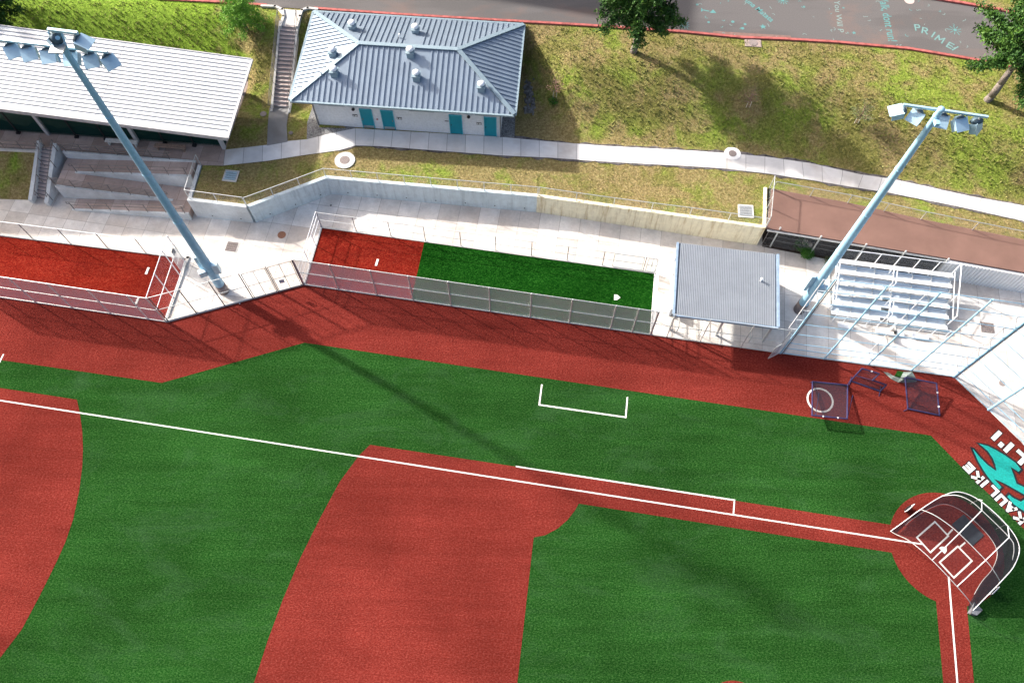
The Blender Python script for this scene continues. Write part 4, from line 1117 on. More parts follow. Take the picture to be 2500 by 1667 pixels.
# ------------------------------------------------------------------ dugout
da = R(-7.3); dx_ = Vector((math.cos(da), math.sin(da))); dy_ = Vector((-dx_.y, dx_.x)); DO = P(1645, 768, 3.0); DW, DD = 7.32, 6.02
DO = DO; 
def LD(a, b, z): q = DO+dx_*a+dy_*b; return Vector((q.x, q.y, z))
dug = thing('dugout', 'dugout shelter with finely ribbed grey metal roof', 'dugout', LD(DW/2, DD/2, 0))
zf, zk = 3.0, 3.12
def zd(b): return zf+(zk-zf)*b/DD
r = MB()
r.face([LD(0, 0, zd(0)), LD(DW, 0, zd(0)), LD(DW, DD, zd(DD)), LD(0, DD, zd(DD))]); r.face([LD(0, 0, zd(0)-.1), LD(0, DD, zd(DD)-.1), LD(DW, DD, zd(DD)-.1), LD(DW, 0, zd(0)-.1)])
droof = r.build('roof', 'dugout_valley', dug)
r = MB(); nr = 56
for i in range(1, nr):
    a = .12+(DW-.24)*i/nr; r.beam(LD(a, .05, zd(0)+.02), LD(a, DD, zd(DD)+.02), .08, .04)
r.build('roof_ribs', 'dugout_roof', droof)
r = MB(); r.beam(LD(-.02, -.05, zf-.03), LD(DW+.02, -.05, zf-.03), .12, .2); r.beam(LD(-.02, 0, zf+.02), LD(-.02, DD, zk+.02), .16, .16); r.beam(LD(DW+.02, 0, zf+.02), LD(DW+.02, DD, zk+.02), .18, .16)
r.build('fascia', 'dugout_trim', droof)
p = P(1857, 686, 3.1); MB().tube(v3(p, 3.05), v3(p, 3.4), .07, n=10).cap(v3(p, 3.4), .11, .08).build('vent_pipe', 'white_tube', droof)
MB().frame(LD(DW/2, DD-.2, 1.5), v3(dx_*(DW/2-.1), 0), v3(dy_*.1, 0), (0, 0, 1.46)).build('back_wall', 'white_wall', dug)
for s in (.15, DW-.15): MB().frame(LD(s, DD/2+.6, .55), v3(dx_*.08, 0), v3(dy_*(DD/2-.9), 0), (0, 0, .55)).build('side_wall', 'white_wall', dug)
for a in (.2, DW/2, DW-.2): MB().box(LD(a, .35, 1.45), (.14, .14, 2.9), da).build('post', 'galv', dug)
b = thing('dugout_bench', 'long aluminium players bench beneath the ribbed dugout roof', 'bench', LD(DW/2, DD-1.1, 0))
MB().frame(LD(DW/2, DD-1.1, .45), v3(dx_*(DW/2-.6), 0), v3(dy_*.2, 0), (0, 0, .03)).build('seat', 'alu', b)
for a in (1, DW/2, DW-1): MB().frame(LD(a, DD-1.1, .21), v3(dx_*.04, 0), v3(dy_*.16, 0), (0, 0, .21)).build('leg', 'galv', b)
for i, (a, lab) in enumerate(((.75, 'grey tube rail frame in front of the dugout, at its left'), (2.4, 'grey tube rail frame in front of the dugout, near its middle'), (6.1, 'grey tube rail frame in front of the dugout, nearest the open gate'))):
    t = thing('rail_frame', lab, 'railing', LD(a, -.9, 0), 'rail frames before the dugout')
    MB().path([LD(a, .15, 0), LD(a, .15, 1.05), LD(a, 1.7, 1.05), LD(a, 1.7, 0)], .03).tube(LD(a, .15, .55), LD(a, 1.7, .55), .022).build('frame', 'galv', t)
# ------------------------------------------------------------------ shed with brown roof at the right
SH = 2.42
front = [P(1880, 606), P(2317, 687), P(2345, 691), P(2520, 721), P(2800, 775)]
shed = thing('storage_shed', 'low flat brown roofed shed with fenced open front', 'shed', v3(front[0], 0))
rf = [P(1871.5, 557, SH), P(2316.8, 631.5, SH), P(2500, 664.5, SH), P(2800, 720, SH), P(2800, 640, SH), P(2500, 584.7, SH), P(2246.8, 534, SH), P(2068, 494, SH), P(1884, 461, SH)]
MB().prism(rf, SH-.14, SH).build('roof', 'brown_roof', shed)
MB().beam(v3(P(1873, 562, SH-.15), SH-.16), v3(P(2316, 636, SH-.15), SH-.16), .1, .12).build('edge_beam', 'galv', shed)
pf = [P(1880.4, 604), P(1979.5, 624.5), P(2087, 643), P(2180, 661.5), P(2284, 684)]
pf = []
for u, v in ((1905.7, 556), (2005.5, 576.5), (2115.7, 596), (2212, 613), (2316.8, 631.5)): pf.append(P(u, v, 2.65))
for q in pf: MB().tube(v3(q, 0), v3(q, 2.65), .06, n=8).cap(v3(q, 2.65), .075, .06, 8, 2).build('post', 'galv', shed)
mb = MB()
for q in (.95, 1.5): mb.tube(v3(pf[0], q), v3(pf[-1], q), .022)
mb.build('rail', 'galv_dark', shed)
MB().panel(pf[0], pf[-1], .1, 2.3).build('mesh', 'chain_light', shed)
gate(shed, P(1858, 600), pf[0], .08, 2.2, 'galv_dark', cross=False, midv=False)
w = MB(); a = pf[-1]; dw = (P(2500, 716)-a).normalized(); nb = 60
w2 = MB()
e_ = a+dw*24; nw = Vector((-dw.y, dw.x))
w.prism([a, e_, e_+nw*.2, a+nw*.2], 0, SH-.15)
for i in range(90): q = a+dw*(i*.26+.1)-nw*.02; w.prism([q, q+dw*.13, q+dw*.13-nw*.04, q-nw*.04][::1], 0, SH-.16)
w.build('ribbed_wall', 'white_tube', shed)
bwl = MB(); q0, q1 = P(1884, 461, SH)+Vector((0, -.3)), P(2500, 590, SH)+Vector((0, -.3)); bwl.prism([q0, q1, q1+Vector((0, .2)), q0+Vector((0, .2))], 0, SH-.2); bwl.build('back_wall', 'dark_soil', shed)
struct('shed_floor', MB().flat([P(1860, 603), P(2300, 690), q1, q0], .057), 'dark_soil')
for (u, v), lab in (((1966, 589), 'round pale bucket behind the shed fence, left one'), ((1977, 598), 'round pale bucket behind the shed fence, right one')):
    q = P(u, v, .4); t = tag(MB().tube(v3(q, .06), v3(q, .42), .15, .19, n=14).tube(v3(q, .42), v3(q, .45), .2, n=14).build('bucket', 'beige', None, True), lab, 'bucket', 'buckets in the shed')

# ------------------------------------------------------------------ bleachers
ba = R(-8.2); bx = Vector((math.cos(ba), math.sin(ba))); by = Vector((-bx.y, bx.x)); BO = P(2025.4, 783, .1); BLW = 8.5
def LBl(a, b, z): q = BO+bx*a+by*b; return Vector((q.x, q.y, z))
ble = thing('bleachers', 'aluminium bleachers with white guard rails behind the backstop', 'bleachers', LBl(BLW/2, 2, 0))
NR = 5; run = .72; rise = .30
gap = (BLW*.42, BLW*.42+.7)
for k in range(NR+1):
    b0 = .55+k*run; zs = .45+rise*k
    segs = ((0, gap[0]), (gap[1], BLW)) if k < NR-1 else ((0, BLW),)
    mb = MB()
    for s0, s1 in segs: mb.frame(LBl((s0+s1)/2, b0, zs), v3(bx*(s1-s0)/2, 0), v3(by*.15, 0), (0, 0, .025))
    mb.build('seat_plank', 'alu', ble)
    if k < NR:
        mb = MB().frame(LBl(BLW/2, b0+.40, zs-.10), v3(bx*BLW/2, 0), v3(by*.24, 0), (0, 0, .02))
        mb.frame(LBl(BLW/2, b0+.60, zs-.02), v3(bx*BLW/2, 0), v3(by*.012, 0), (0, 0, .10)); mb.build('footboard', 'alu_floor', ble)
for a in [.1+i*(BLW-.2)/6 for i in range(7)]:
    mb = MB().beam(LBl(a, .2, .1), LBl(a, .55+NR*run+.3, .1), .06, .08); mb.beam(LBl(a, .3, .15), LBl(a, .55+NR*run, .45+rise*NR-.12), .05, .08)
    for k in range(NR+1): mb.beam(LBl(a, .55+k*run, .1), LBl(a, .55+k*run, .42+rise*k), .045, .045)
    mb.build('support_frame', 'galv', ble)
bb = .55+NR*run+.35; zt0 = 1.75; zt1 = 3.05
mb = MB().path([LBl(-.02, bb, zt0), LBl(BLW+.02, bb, zt0), LBl(BLW+.02, bb, zt1), LBl(-.02, bb, zt1), LBl(-.02, bb, zt0)], .035)
for i in range(1, 6): mb.tube(LBl(BLW*i/6, bb, .1), LBl(BLW*i/6, bb, zt1), .035)
mb.build('back_guard', 'white_tube', ble)
MB().panel(LBl(0, bb, 0), LBl(BLW, bb, 0), zt0, zt1).build('back_guard_mesh', 'chain_light', ble)
for s in (-.1, BLW+.1):
    mb = MB().path([LBl(s, bb, .1), LBl(s, bb, zt1), LBl(s, .9, 1.75), LBl(s, .9, .1)], .045, 8); mb.path([LBl(s, bb, 2.1), LBl(s, .9, 1.1)], .03)
    mb.tube(LBl(s, bb*.55, .1), LBl(s, bb*.55, 2.3), .035)
    mb.build('side_guard', 'white_tube', ble)
for c_, b0 in (((gap[0]+gap[1])/2, .4), ((gap[0]+gap[1])/2, 2.6)):
    mb = MB()
    for s in (-.12, .12): mb.path([LBl(c_+s, b0, .2+rise*b0/run), LBl(c_+s, b0, 1.3+rise*b0/run), LBl(c_+s, b0+1.1, 1.3+rise*(b0+1.1)/run), LBl(c_+s, b0+1.1, .3+rise*(b0+1.1)/run)], .028)
    mb.build('aisle_rail', 'white_tube', ble)
for s0, s1 in ((.2, gap[0]-.1), (gap[1]+.2, BLW)):
    mb = MB()
    for z in (.5, .75, 1.0): mb.tube(LBl(s0, .05, z), LBl(s1, .05, z), .022)
    for j in range(5): aa = s0+(s1-s0)*j/4; mb.tube(LBl(aa, .05, .1), LBl(aa, .05, 1.0), .028)
    mb.build('front_guard', 'white_tube', ble)
for a, w_ in ((1.1, 1.1), (gap[0]+.55, 1.6), (4.9, 1.0), (6.6, 1.2)):
    MB().frame(LBl(a, -.35, .22), v3(bx*w_/2, 0), v3(by*.18, 0), (0, 0, .03)).box(LBl(a, -.35, .12), (w_*.8, .05, .2), ba).build('entry_step', 'alu', ble)
q = P(2178, 811, .7); st = thing('chair', 'pale plastic chair standing before the bleachers', 'chair', v3(q, 0))
MB().frame(v3(q, .45), v3(bx*.24, 0), v3(by*.23, 0), (0, 0, .02)).build('seat', 'beige', st)
MB().frame(v3(q, .66)-v3(by*.24, 0), v3(bx*.24, 0), v3(by*.02, 0), (0, 0, .2)).build('backrest', 'beige', st)
for sx in (-1, 1):
    for sy in (-1, 1): MB().tube(v3(q+bx*sx*.2+by*sy*.2, .05), v3(q+bx*sx*.19+by*sy*.19, .45), .02, n=6).build('leg', 'beige', st)

# ------------------------------------------------------------------ batting practice cage over home plate
cFL, cFR = P(2173, 1297), P(2366, 1499); te = (cFR-cFL).normalized(); tn = Vector((-te.y, te.x))
def T(a, b, z): q = cFL+te*a+tn*b; return Vector((q.x, q.y, z))
tc = thing('batting_cage', 'wheeled batting cage with white frame and black net over home plate', 'batting cage', T(3.2, 2.5, 0))
def cat(pts, n=6):
    out = []; P_ = [pts[0]]+list(pts)+[pts[-1]]
    for i in range(1, len(P_)-2):
        for k in range(n):
            t = k/n; a, b, c, d = P_[i-1], P_[i], P_[i+1], P_[i+2]
            out.append(.5*((2*b)+(c-a)*t+(2*a-5*b+4*c-d)*t*t+(3*b-a-3*c+d)*t**3))
    out.append(pts[-1]); return out
A_f = cat([T(0, 0, .08), T(.25, -.3, .9), T(.95, -.55, 2.1), T(2.42, -.68, 2.7), T(4.37, -.7, 2.7), T(5.65, -.5, 2.1), T(6.3, -.25, .9), T(6.5, 0, .08)])
A_m = cat([T(.0, 1.66, 1.95), T(.5, 1.75, 2.35), T(1.2, 1.85, 2.62), T(2.35, 1.92, 2.8), T(4.4, 1.92, 2.8), T(5.3, 1.95, 2.5), T(5.95, 2.1, 1.95)])
A_b = cat([T(.26, 3.5, 1.95), T(.75, 4.0, 2.4), T(1.4, 4.2, 2.7), T(2.28, 4.28, 2.75), T(4.4, 4.28, 2.75), T(5.0, 4.1, 2.6), T(5.55, 3.7, 2.1)])
PER = cat([T(0, 0, .08), T(0, .85, 1.1), T(0, 1.66, 1.95), T(.28, 3.5, 1.97), T(.8, 4.6, 2.0), T(2.05, 5.2, 2.0), T(4.05, 5.27, 2.0), T(5.3, 4.8, 2.0), T(5.85, 3.6, 2.0), T(5.98, 2.2, 1.95), T(6.25, .9, 1.0), T(6.5, 0, .08)], 7)
MB().path(A_f, .024).path(A_m, .024).path(A_b, .024).build('roof_arches', 'galv', tc)
MB().path(PER, .026, 8).build('perimeter_rail', 'white_tube', tc)
MB().path([T(2.42, -.68, 2.7), T(2.35, 1.92, 2.8), T(2.28, 4.28, 2.75), T(2.06, 5.2, 2.0)], .027).path([T(4.37, -.7, 2.7), T(4.4, 1.92, 2.8), T(4.4, 4.28, 2.75), T(4.05, 5.27, 2.0)], .027).build('roof_bars', 'white_tube', tc)
LOW = [Vector((p.x, p.y, .12)) for p in PER]; cen = T(3.2, 2.4, 0)
LOW = [Vector((p.x+(cen.x-p.x)*.10, p.y+(cen.y-p.y)*.10, .1)) for p in PER]
mb = MB(); s_ = 0
for i in range(len(PER)-1):
    L = (PER[i+1]-PER[i]).length; mb.face([LOW[i], LOW[i+1], PER[i+1], PER[i]], [(s_, 0), (s_+L, 0), (s_+L, 2), (s_, 2)]); s_ += L
mb.build('side_net', 'net_side', tc)
MB().path([p+Vector((0, 0, .0)) for p in LOW[8:-8]], .02).build('bottom_rope', 'galv', tc)
def loft(mb, A, B, w):
    for i in range(len(A)-1):
        mb.face([A[i], A[i+1], B[i+1], B[i]], [(i*.3, 0), (i*.3+.3, 0), (i*.3+.3, w), (i*.3, w)])
def resample(pts, n):
    L = [0]
    for a, b in zip(pts, pts[1:]): L.append(L[-1]+(b-a).length)
    out = []
    for k in range(n+1):
        s = L[-1]*k/n
        for i in range(len(L)-1):
            if s <= L[i+1]+1e-6: out.append(pts[i].lerp(pts[i+1], (s-L[i])/max(1e-6, L[i+1]-L[i]))); break
    return out
mb = MB(); a, b, c_ = resample(A_f, 24), resample(A_m, 24), resample(A_b, 24); loft(mb, a, b, 2.4); loft(mb, b, c_, 2.4)
i_ = [k for k, p in enumerate(PER)]; bk = resample(PER[21:-14], 24); loft(mb, c_, bk, 1.2)
mb.build('roof_net', 'net_top', tc)
mb = MB()
for a0 in (2.0, 4.1): mb.path([T(a0, 5.3, 2.0), T(a0-.02, 5.75, 1.1), T(a0, 5.7, .15)], .03)
mb.path([T(1.95, 5.72, 1.15), T(4.25, 5.78, 1.15)], .03); mb.build('tow_frame', 'white_tube', tc)
for a0, b0 in ((-.32, 2.0), (6.45, 2.2)):
    w_ = MB().tube(T(a0-.09, b0, .28), T(a0+.09, b0, .28), .28, n=18); w_.build('wheel', 'black', tc)
    MB().path([T(a0*1.0, b0-.35, .3), T(a0, b0-.35, .66), T(a0, b0+.35, .66), T(a0, b0+.35, .3)], .03).build('wheel_guard', 'white_tube', tc)
mb = MB().prism([P(2361, 1497), P(2372, 1470), P(2392, 1490), P(2378, 1503)], .02, .35); mb.build('net_bag', 'fascia', tc)
mt = [CC(1480, 325), CC(1772, 625), CC(1606, 776), CC(1308, 470)]
tag(MB().prism(mt, .012, .05).build('rubber_mat', 'rubber_mat'), 'dark rectangular rubber mat behind home plate inside the cage', 'mat')

# ------------------------------------------------------------------ pitching screens on the warning track
def screen(name, label, quad, m_legs, netm='net_dark', white=(), legs=()):
    c = sum(quad, Vector((0, 0, 0)))/len(quad); t = thing(name, label, 'pitching screen', (c.x, c.y, 0), 'pitching screens')
    mb = MB(); n = len(quad)
    for i in range(n): mb.tube(quad[i], quad[(i+1) % n], .055, n=8)
    for q in quad: mb.cap(q-Vector((0, 0, .03)), .055, .06, 8, 3)
    mb.build('padded_frame', 'navy', t)
    f = quad[:4]; L1 = (f[1]-f[0]).length; L2 = (f[3]-f[0]).length
    mb = MB(); mb.face(f, [(0, 0), (L1, 0), (L1, L2), (0, L2)]) 
    if n > 4: mb = MB(); mb.face(quad, [((q-quad[0]).x, (q-quad[0]).y+(q-quad[0]).z) for q in quad])
    mb.build('net', netm, t)
    for a, b in white: MB().tube(a, b, .062, n=8).build('label_sleeve', 'white_tube', t)
    mb = MB()
    for a, b in legs: mb.tube(a, b, .025)
    if legs: mb.build('foot', 'navy', t)
    return t
q9 = lambda x, y, z=0: v3(P(1900+x/5.2267, 850+y/5.2267, z), z)
sq = [q9(437, 425, .08), q9(885, 470, .08), q9(880, 900, .85), q9(432, 856, .85)]
screen('pitching_screen', 'square navy framed net lying across the white on deck ring', sq, 0, white=[(sq[3].lerp(sq[2], .29), sq[3].lerp(sq[2], .33)), (sq[3].lerp(sq[2], .71), sq[3].lerp(sq[2], .75))], legs=[(sq[0], q9(410, 436, .03)), (sq[1], q9(935, 380, .03)), (sq[2], q9(950, 600, .03)), (sq[3].lerp(sq[2], .1), q9(520, 570, .03))])
lq = [q9(925, 415, .06), q9(1070, 258, 1.3), q9(1290, 325, 1.3), q9(1205, 408, .9), q9(1380, 468, .55), q9(1300, 548, .06)]
screen('pitching_screen', 'L shaped navy framed net between the two square ones', lq, 0, white=[(lq[1].lerp(lq[2], .5), lq[1].lerp(lq[2], .6))], legs=[(lq[0], q9(932, 360, .03)), (lq[0], q9(905, 470, .03)), (lq[5], q9(1285, 612, .03)), (lq[5], q9(1308, 480, .03)), (q9(990, 350, .7), lq[3])])
rq = [q9(1620, 372, .9), q9(2020, 448, .9), q9(2060, 855, .08), q9(1655, 772, .08)]
screen('pitching_screen', 'square navy framed net leaning beside the crumpled tarp', rq, 0, white=[(rq[1].lerp(rq[2], .26), rq[1].lerp(rq[2], .31)), (rq[1].lerp(rq[2], .70), rq[1].lerp(rq[2], .75))], legs=[(rq[3], q9(1600, 800, .03)), (rq[3], q9(1695, 755, .03)), (rq[0], q9(1560, 395, .03)), (rq[0], q9(1690, 330, .03))])
# crumpled tarp
tp = MB(); tpts = [(1340, 300, 0), (1400, 310, .1), (1500, 365, .28), (1560, 375, .35), (1490, 290, .05), (1600, 300, .3), (1650, 345, .5), (1710, 300, .4), (1750, 370, .3), (1770, 420, .05), (1700, 435, .02), (1600, 440, .02), (1530, 435, .02), (1440, 390, .02), (1580, 405, .42)]
W3 = [q9(x, y, z+.03) for x, y, z in tpts]
for f in ((0, 13, 1), (1, 13, 2), (2, 13, 12), (2, 12, 3), (3, 12, 14), (14, 12, 11), (3, 14, 6), (6, 14, 8), (8, 14, 11), (8, 11, 10), (8, 10, 9), (6, 8, 7), (5, 6, 7), (3, 6, 5)): tp.face([W3[i] for i in f])
tag(tp.build('tarp', 'tarp'), 'crumpled grey green tarp on the red turf at the backstop foot', 'tarp')
tp = MB(); gq = [q9(1480, 360, .06), q9(1520, 285, .08), q9(1615, 300, .1), q9(1560, 365, .12)]
tp.face(gq); tp.face([q9(1640, 300, .1), q9(1720, 300, .12), q9(1715, 330, .12), q9(1650, 325, .1)])
tag(tp.build('turf_scrap', 'turf_green'), 'scrap of dark green turf tucked under the tarp', 'turf scrap')

# ------------------------------------------------------------------ drains and lids
def grate(label, u, v, z, w, l, rz, m='iron_grate', frame='curb_concrete', n=12, fw=.12):
    p = P(u, v, z) if z is not None else PU(u, v)
    z = (zU(p.x) if z is None else z)+.03
    t = thing('drain_grate', label, 'drain', v3(p, z)); d = Vector((math.cos(rz), math.sin(rz))); e = Vector((-d.y, d.x))
    MB().frame(v3(p, z-.02), v3(d*(w/2+fw), 0), v3(e*(l/2+fw), 0), (0, 0, .03)).build('frame', frame, t)
    MB().frame(v3(p, z+.013), v3(d*w/2, 0), v3(e*l/2, 0), (0, 0, .003)).build('pit', 'black', t)
    mb = MB()
    for i in range(n): mb.frame(v3(p+d*(-w/2+w*(i+.5)/n), z+.024), v3(d*w/n*.27, 0), v3(e*l/2, 0), (0, 0, .008))
    for i in range(4): mb.frame(v3(p+e*(-l/2+l*(i+.5)/4), z+.034), v3(d*w/2, 0), v3(e*.02, 0), (0, 0, .004))
    mb.build('bars', m, t)
grate('square floor grate in the white walkway right of the left mast', 566, 603, .03, .85, .85, R(-8), 'grey_lid', n=10, fw=.1)
grate('blue grey grate with pale frame in the grass by the ramp', 563.5, 430, None, .9, .85, R(-6), 'fixture', n=10)
grate('grey grate with pale frame in the grass beside the yellow wall', 1820.5, 516, None, .95, .95, R(-4), 'galv', n=11)
grate('brown grate with pale frame in the grass at the right edge', 2415, 460, None, .85, .75, R(-6), 'grey_lid', n=9)
grate('grey floor grate in the concourse right of the bleachers', 2410, 800, .03, .95, .85, R(-8), 'grey_lid', n=10, fw=.03)
def lid(label, u, v, z, r, m, collar=None, cm='curb_concrete', group=None):
    if z is None: p = PU(u, v); z = zU(p.x)
    else: p = P(u, v, z)
    t = thing('manhole', label, 'manhole', v3(p, z))
    if collar: MB().tube(v3(p, z-.1), v3(p, z+.055), collar, n=40).build('collar', cm, t)
    h = .07 if collar else .045
    mb = MB().tube(v3(p, z), v3(p, z+h), r, n=32); mb.build('cover', m, t)
    mb = MB()
    for k in (-.5, 0, .5): mb.beam(v3(p+Vector((-r*.7, r*k)), z+h+.004), v3(p+Vector((r*.7, r*k)), z+h+.004), .03, .006)
    mb.build('ribs', m, t)
    return p, z
lid('rusty orange round lid in the walkway between the bullpens', 688, 574, .03, .33, 'rust_lid')
lid('sunken lid in a wide pale concrete ring in the grass below the toilet block', 842, 392, None, .40, 'grey_lid', .82)
lid('brown round lid in a white concrete ring on the upper path', 1788, 376, None, .32, 'grey_lid', .66, 'sign_white')
lid('grey round lid on the concourse at the right edge of the picture', 2446, 936, .03, .22, 'grey_lid')
lid('small round lid in dry grass left of the stair landing', 643, 279, None, .26, 'grey_lid')
lid('small round lid in grass right of the stair landing', 710, 325, None, .17, 'grey_lid')
lid('small dark lid on the walkway below the bend in the wall', 808, 502, .03, .08, 'iron_grate')
p = P(1838, 106.5, 4.93); t = thing('manhole', 'round lid in a square pink slab on the grass at the road edge', 'manhole', v3(p, 4.9))
MB().box(v3(p, 4.85), (1.35, .85, .3), R(-4)).build('collar', 'brown_slab', t); MB().tube(v3(p, 4.9), v3(p, 5.03), .36, n=32).build('cover', 'grey_lid', t)
p = P(2220, 2, ZR); t = thing('manhole', 'pale round concrete lid in the road at the top edge', 'manhole', v3(p, ZR))
MB().tube(v3(p, ZR-.05), v3(p, ZR+.012), .42, n=32).build('cover', 'step_concrete', t)
# gutter apron by the road
struct('gutter_apron', MB().flat([P(1740, 84, ZR), P(1742, 76.5, ZR), P(1930, 88, ZR), P(1932, 97, ZR)], ZR+.006), 'gutter')

# ------------------------------------------------------------------ chalk on the road
def chalk(pts, w=.05, m='chalk', name='chalk_mark', z=ZR+.005, closed=False):
    return MB().line(pts, w, z, closed).build(name, m, road)
def text(txt, a, b, size, m='chalk', name='chalk_writing', sp=1.0, off=.004):
    cu = bpy.data.curves.new(name, 'FONT'); cu.body = txt; cu.size = size; cu.space_character = sp; cu.offset = off
    o = bpy.data.objects.new(name, cu); C.objects.link(o); bpy.context.view_layer.update()
    me = bpy.data.meshes.new_from_object(o.evaluated_get(bpy.context.evaluated_depsgraph_get())); bpy.data.objects.remove(o)
    d = (b-a).normalized(); L = max(v.co.x for v in me.vertices)
    sc = (b-a).length/L
    for v in me.vertices:
        x, y = v.co.x*sc, v.co.y
        v.co = Vector((a.x+d.x*x-d.y*y, a.y+d.y*x+d.x*y, ZR+.005))
    me.materials.clear(); me.materials.append(M[m])
    ob = bpy.data.objects.new(name, me); C.objects.link(ob); ob.parent = road
    return ob
text('una Matata', P(1818, 3, ZR), P(1882, 55, ZR), .72, off=.012)
text('Walk, dont run!', P(2144, -14, ZR), P(2169, 101, ZR), 1.05, off=.010)
text('You Will P', P(2036, 2, ZR), P(2046, 79, ZR), .7, 'chalk_pale', off=.0)
mb = MB(); mw = MB()
for ch, (x, y), ang in (('P', (1464, 250), -3), ('R', (1514, 270), -20), ('I', (1594, 304), -36), ('M', (1620, 326), -40), ('E', (1714, 384), -38), ('!', (1764, 412), -55)):
    o = P(1800+x*.29787, y*.29787, ZR); dr_ = Vector((math.cos(R(ang)), math.sin(R(ang))))
    sz = (.58, .62) if ch != 'M' else (.72, .62)
    glyph(mb, ch, o, dr_, sz, .13, ZR+.005); glyph(mw, ch, o, dr_, sz, .06, ZR+.010)
mb.build('chalk_writing', 'chalk', road); mw.build('chalk_writing', 'chalk_pale', road)
text('Th', P(2430, 44, ZR), P(2446, 53, ZR), .7)
def sunmark(u, v, r, n=9, m='chalk', dot=True):
    c = P(u, v, ZR); mb = MB()
    if dot: mb.flat(circ(c.x, c.y, r*.28, 12), ZR+.006)
    for k in range(n):
        t = 2*math.pi*k/n+.2; e = Vector((math.cos(t), math.sin(t)))
        mb.line([c+e*r*.45, c+e*r*random.uniform(.8, 1.1)], .06, ZR+.005)
    mb.build('chalk_sun', m, road)
sunmark(1672, 62.5, .42, 10, dot=False); sunmark(1911, 2, .5, 11); sunmark(2331.7, 73.9, .55, 9)
def star(u, v, r, m='chalk'):
    c = P(u, v, ZR); MB().flat([(c.x+(r if k % 2 == 0 else r*.45)*math.cos(k*math.pi/5+.3), c.y+(r if k % 2 == 0 else r*.45)*math.sin(k*math.pi/5+.3)) for k in range(10)], ZR+.006).build('chalk_star', m, road)
star(1863, 66, .30); star(1963, 17, .14); star(2059, 20, .13); star(1702, 12, .16); star(2085, 81, .2); star(2400, 72, .13)
MB().flat([P(1732, 32, ZR), P(1741, 24, ZR), P(1749, 33, ZR)], ZR+.006).build('chalk_triangle', 'chalk', road)
chalk([P(1713, 22, ZR), P(1713, 28, ZR), P(1715, 25, ZR), P(1730, 28, ZR)], .1)
for u, v, r in ((1819, 60, .12), (1813, 70, .14), (1789, 54, .14), (1730, 55, .11)): c = P(u, v, ZR); MB().flat(circ(c.x, c.y, r, 10), ZR+.006).build('chalk_dot', 'chalk', road)
random.seed(21)
for k in range(52):
    u = random.uniform(1660, 2400); v = random.uniform(2, 78+(u-1660)*.06); c = P(u, v, ZR); mb = MB(); ang = random.uniform(0, 6.28); q = [c]
    kind = random.random(); n = 2 if kind < .3 else 5; s = random.uniform(.05, .09)
    for j in range(n): ang += random.choice((-1, 1))*random.uniform(.4, 1.2) if kind > .6 else .55; q.append(q[-1]+Vector((math.cos(ang), math.sin(ang)))*s)
    mb.line(q, .042, ZR+.005+k*.00003); mb.build('chalk_scribble', random.choice(('chalk', 'chalk_pale', 'chalk_pale')), road)

bp_ = P(585.6, 741.5); tag(MB().cap(v3(bp_, .04), .045, .045, 12, 4).cap(v3(bp_, .04), .045, -.045, 12, 4).build('ball', 'sign_white', None, True), 'tiny white ball on the red turf just outside the slanting gate fence', 'ball')
# ------------------------------------------------------------------ trees and plants
def leaf(mb, c, s, flatness=1.0):
    n = Vector((random.gauss(0, 1), random.gauss(0, 1), random.gauss(0, 1)+.5)).normalized()
    a = n.orthogonal().normalized(); a = Matrix.Rotation(random.uniform(0, 6.28), 3, n) @ a; b = n.cross(a)
    l = s*random.uniform(.7, 1.4); w = s*.28
    mb.face([c-b*w, c+a*l*.5-b*w*.3, c+a*l+b*0, c+a*l*.5+b*w*1.2])
def branchy(name, label, base, z0, h, rad, nb, leafm, trunk_r, lean=(0, 0), crown0=.25, droop=.1, clump=.42, nl=34, ls=.20, seed=1, cat='tree', step=.45, shape=lambda t: 1):
    random.seed(seed); t = thing(name, label, cat, v3(base, z0)); lf = MB(); tr = MB()
    ax_ = [Vector((base.x+lean[0]*k/8*h+.08*math.sin(k*1.7), base.y+lean[1]*k/8*h+.06*math.cos(k*2.1), z0-.2+(h+.2)*k/8)) for k in range(9)]
    for k in range(8): tr.tube(ax_[k], ax_[k+1], trunk_r*(1-.8*k/8), trunk_r*(1-.8*(k+1)/8), n=9)
    trk = tr.build('trunk', 'bark', t, True)
    lb = MB()
    for i in range(nb):
        f = crown0+(1-crown0)*(i+.5)/nb; s = f*8; k = min(7, int(s)); p = ax_[k].lerp(ax_[k+1], s-k)
        ang = i*2.399+random.uniform(-.4, .4); L = rad*shape((f-crown0)/(1-crown0))*random.uniform(.6, 1.12)
        d = Vector((math.cos(ang), math.sin(ang), random.uniform(-.05, .35)-droop)).normalized(); e = p+d*L; mid = p+d*L*.55+Vector((0, 0, .10*L)); e += Vector((0, 0, .06*L))
        lb.tube(p, mid, trunk_r*.26, trunk_r*.15, n=5, cap=False); lb.tube(mid, e, trunk_r*.15, trunk_r*.05, n=5, cap=False)
        nc = max(1, int(L*.8/step))
        for j in range(nc+1):
            u = .28+.72*j/max(1, nc); q = (p.lerp(mid, u*2) if u < .5 else mid.lerp(e, u*2-1))+Vector((random.gauss(0, .12), random.gauss(0, .12), random.gauss(0, .08)))
            cl = clump*random.uniform(.65, 1.15)
            for _ in range(nl):
                v = Vector((random.gauss(0, .5), random.gauss(0, .5), random.gauss(0, .38)))*cl; leaf(lf, q+v, ls)
    lb.build('limbs', 'bark', trk); lf.build('crown', leafm, t)
    return t
tb = P(1545, 131, 4.75)
branchy('pine_tree', 'tall dark green pine by the road in the upper middle', tb, 4.75, 9.4, 3.15, 58, 'leaf_pine', .30, (.02, .0), .36, .06, .46, 95, .28, 3, shape=lambda t: .75+.5*math.sin(math.pi*min(1, t*1.15+.15))-.45*t)
tb2 = P(2398, 258, 4.3)
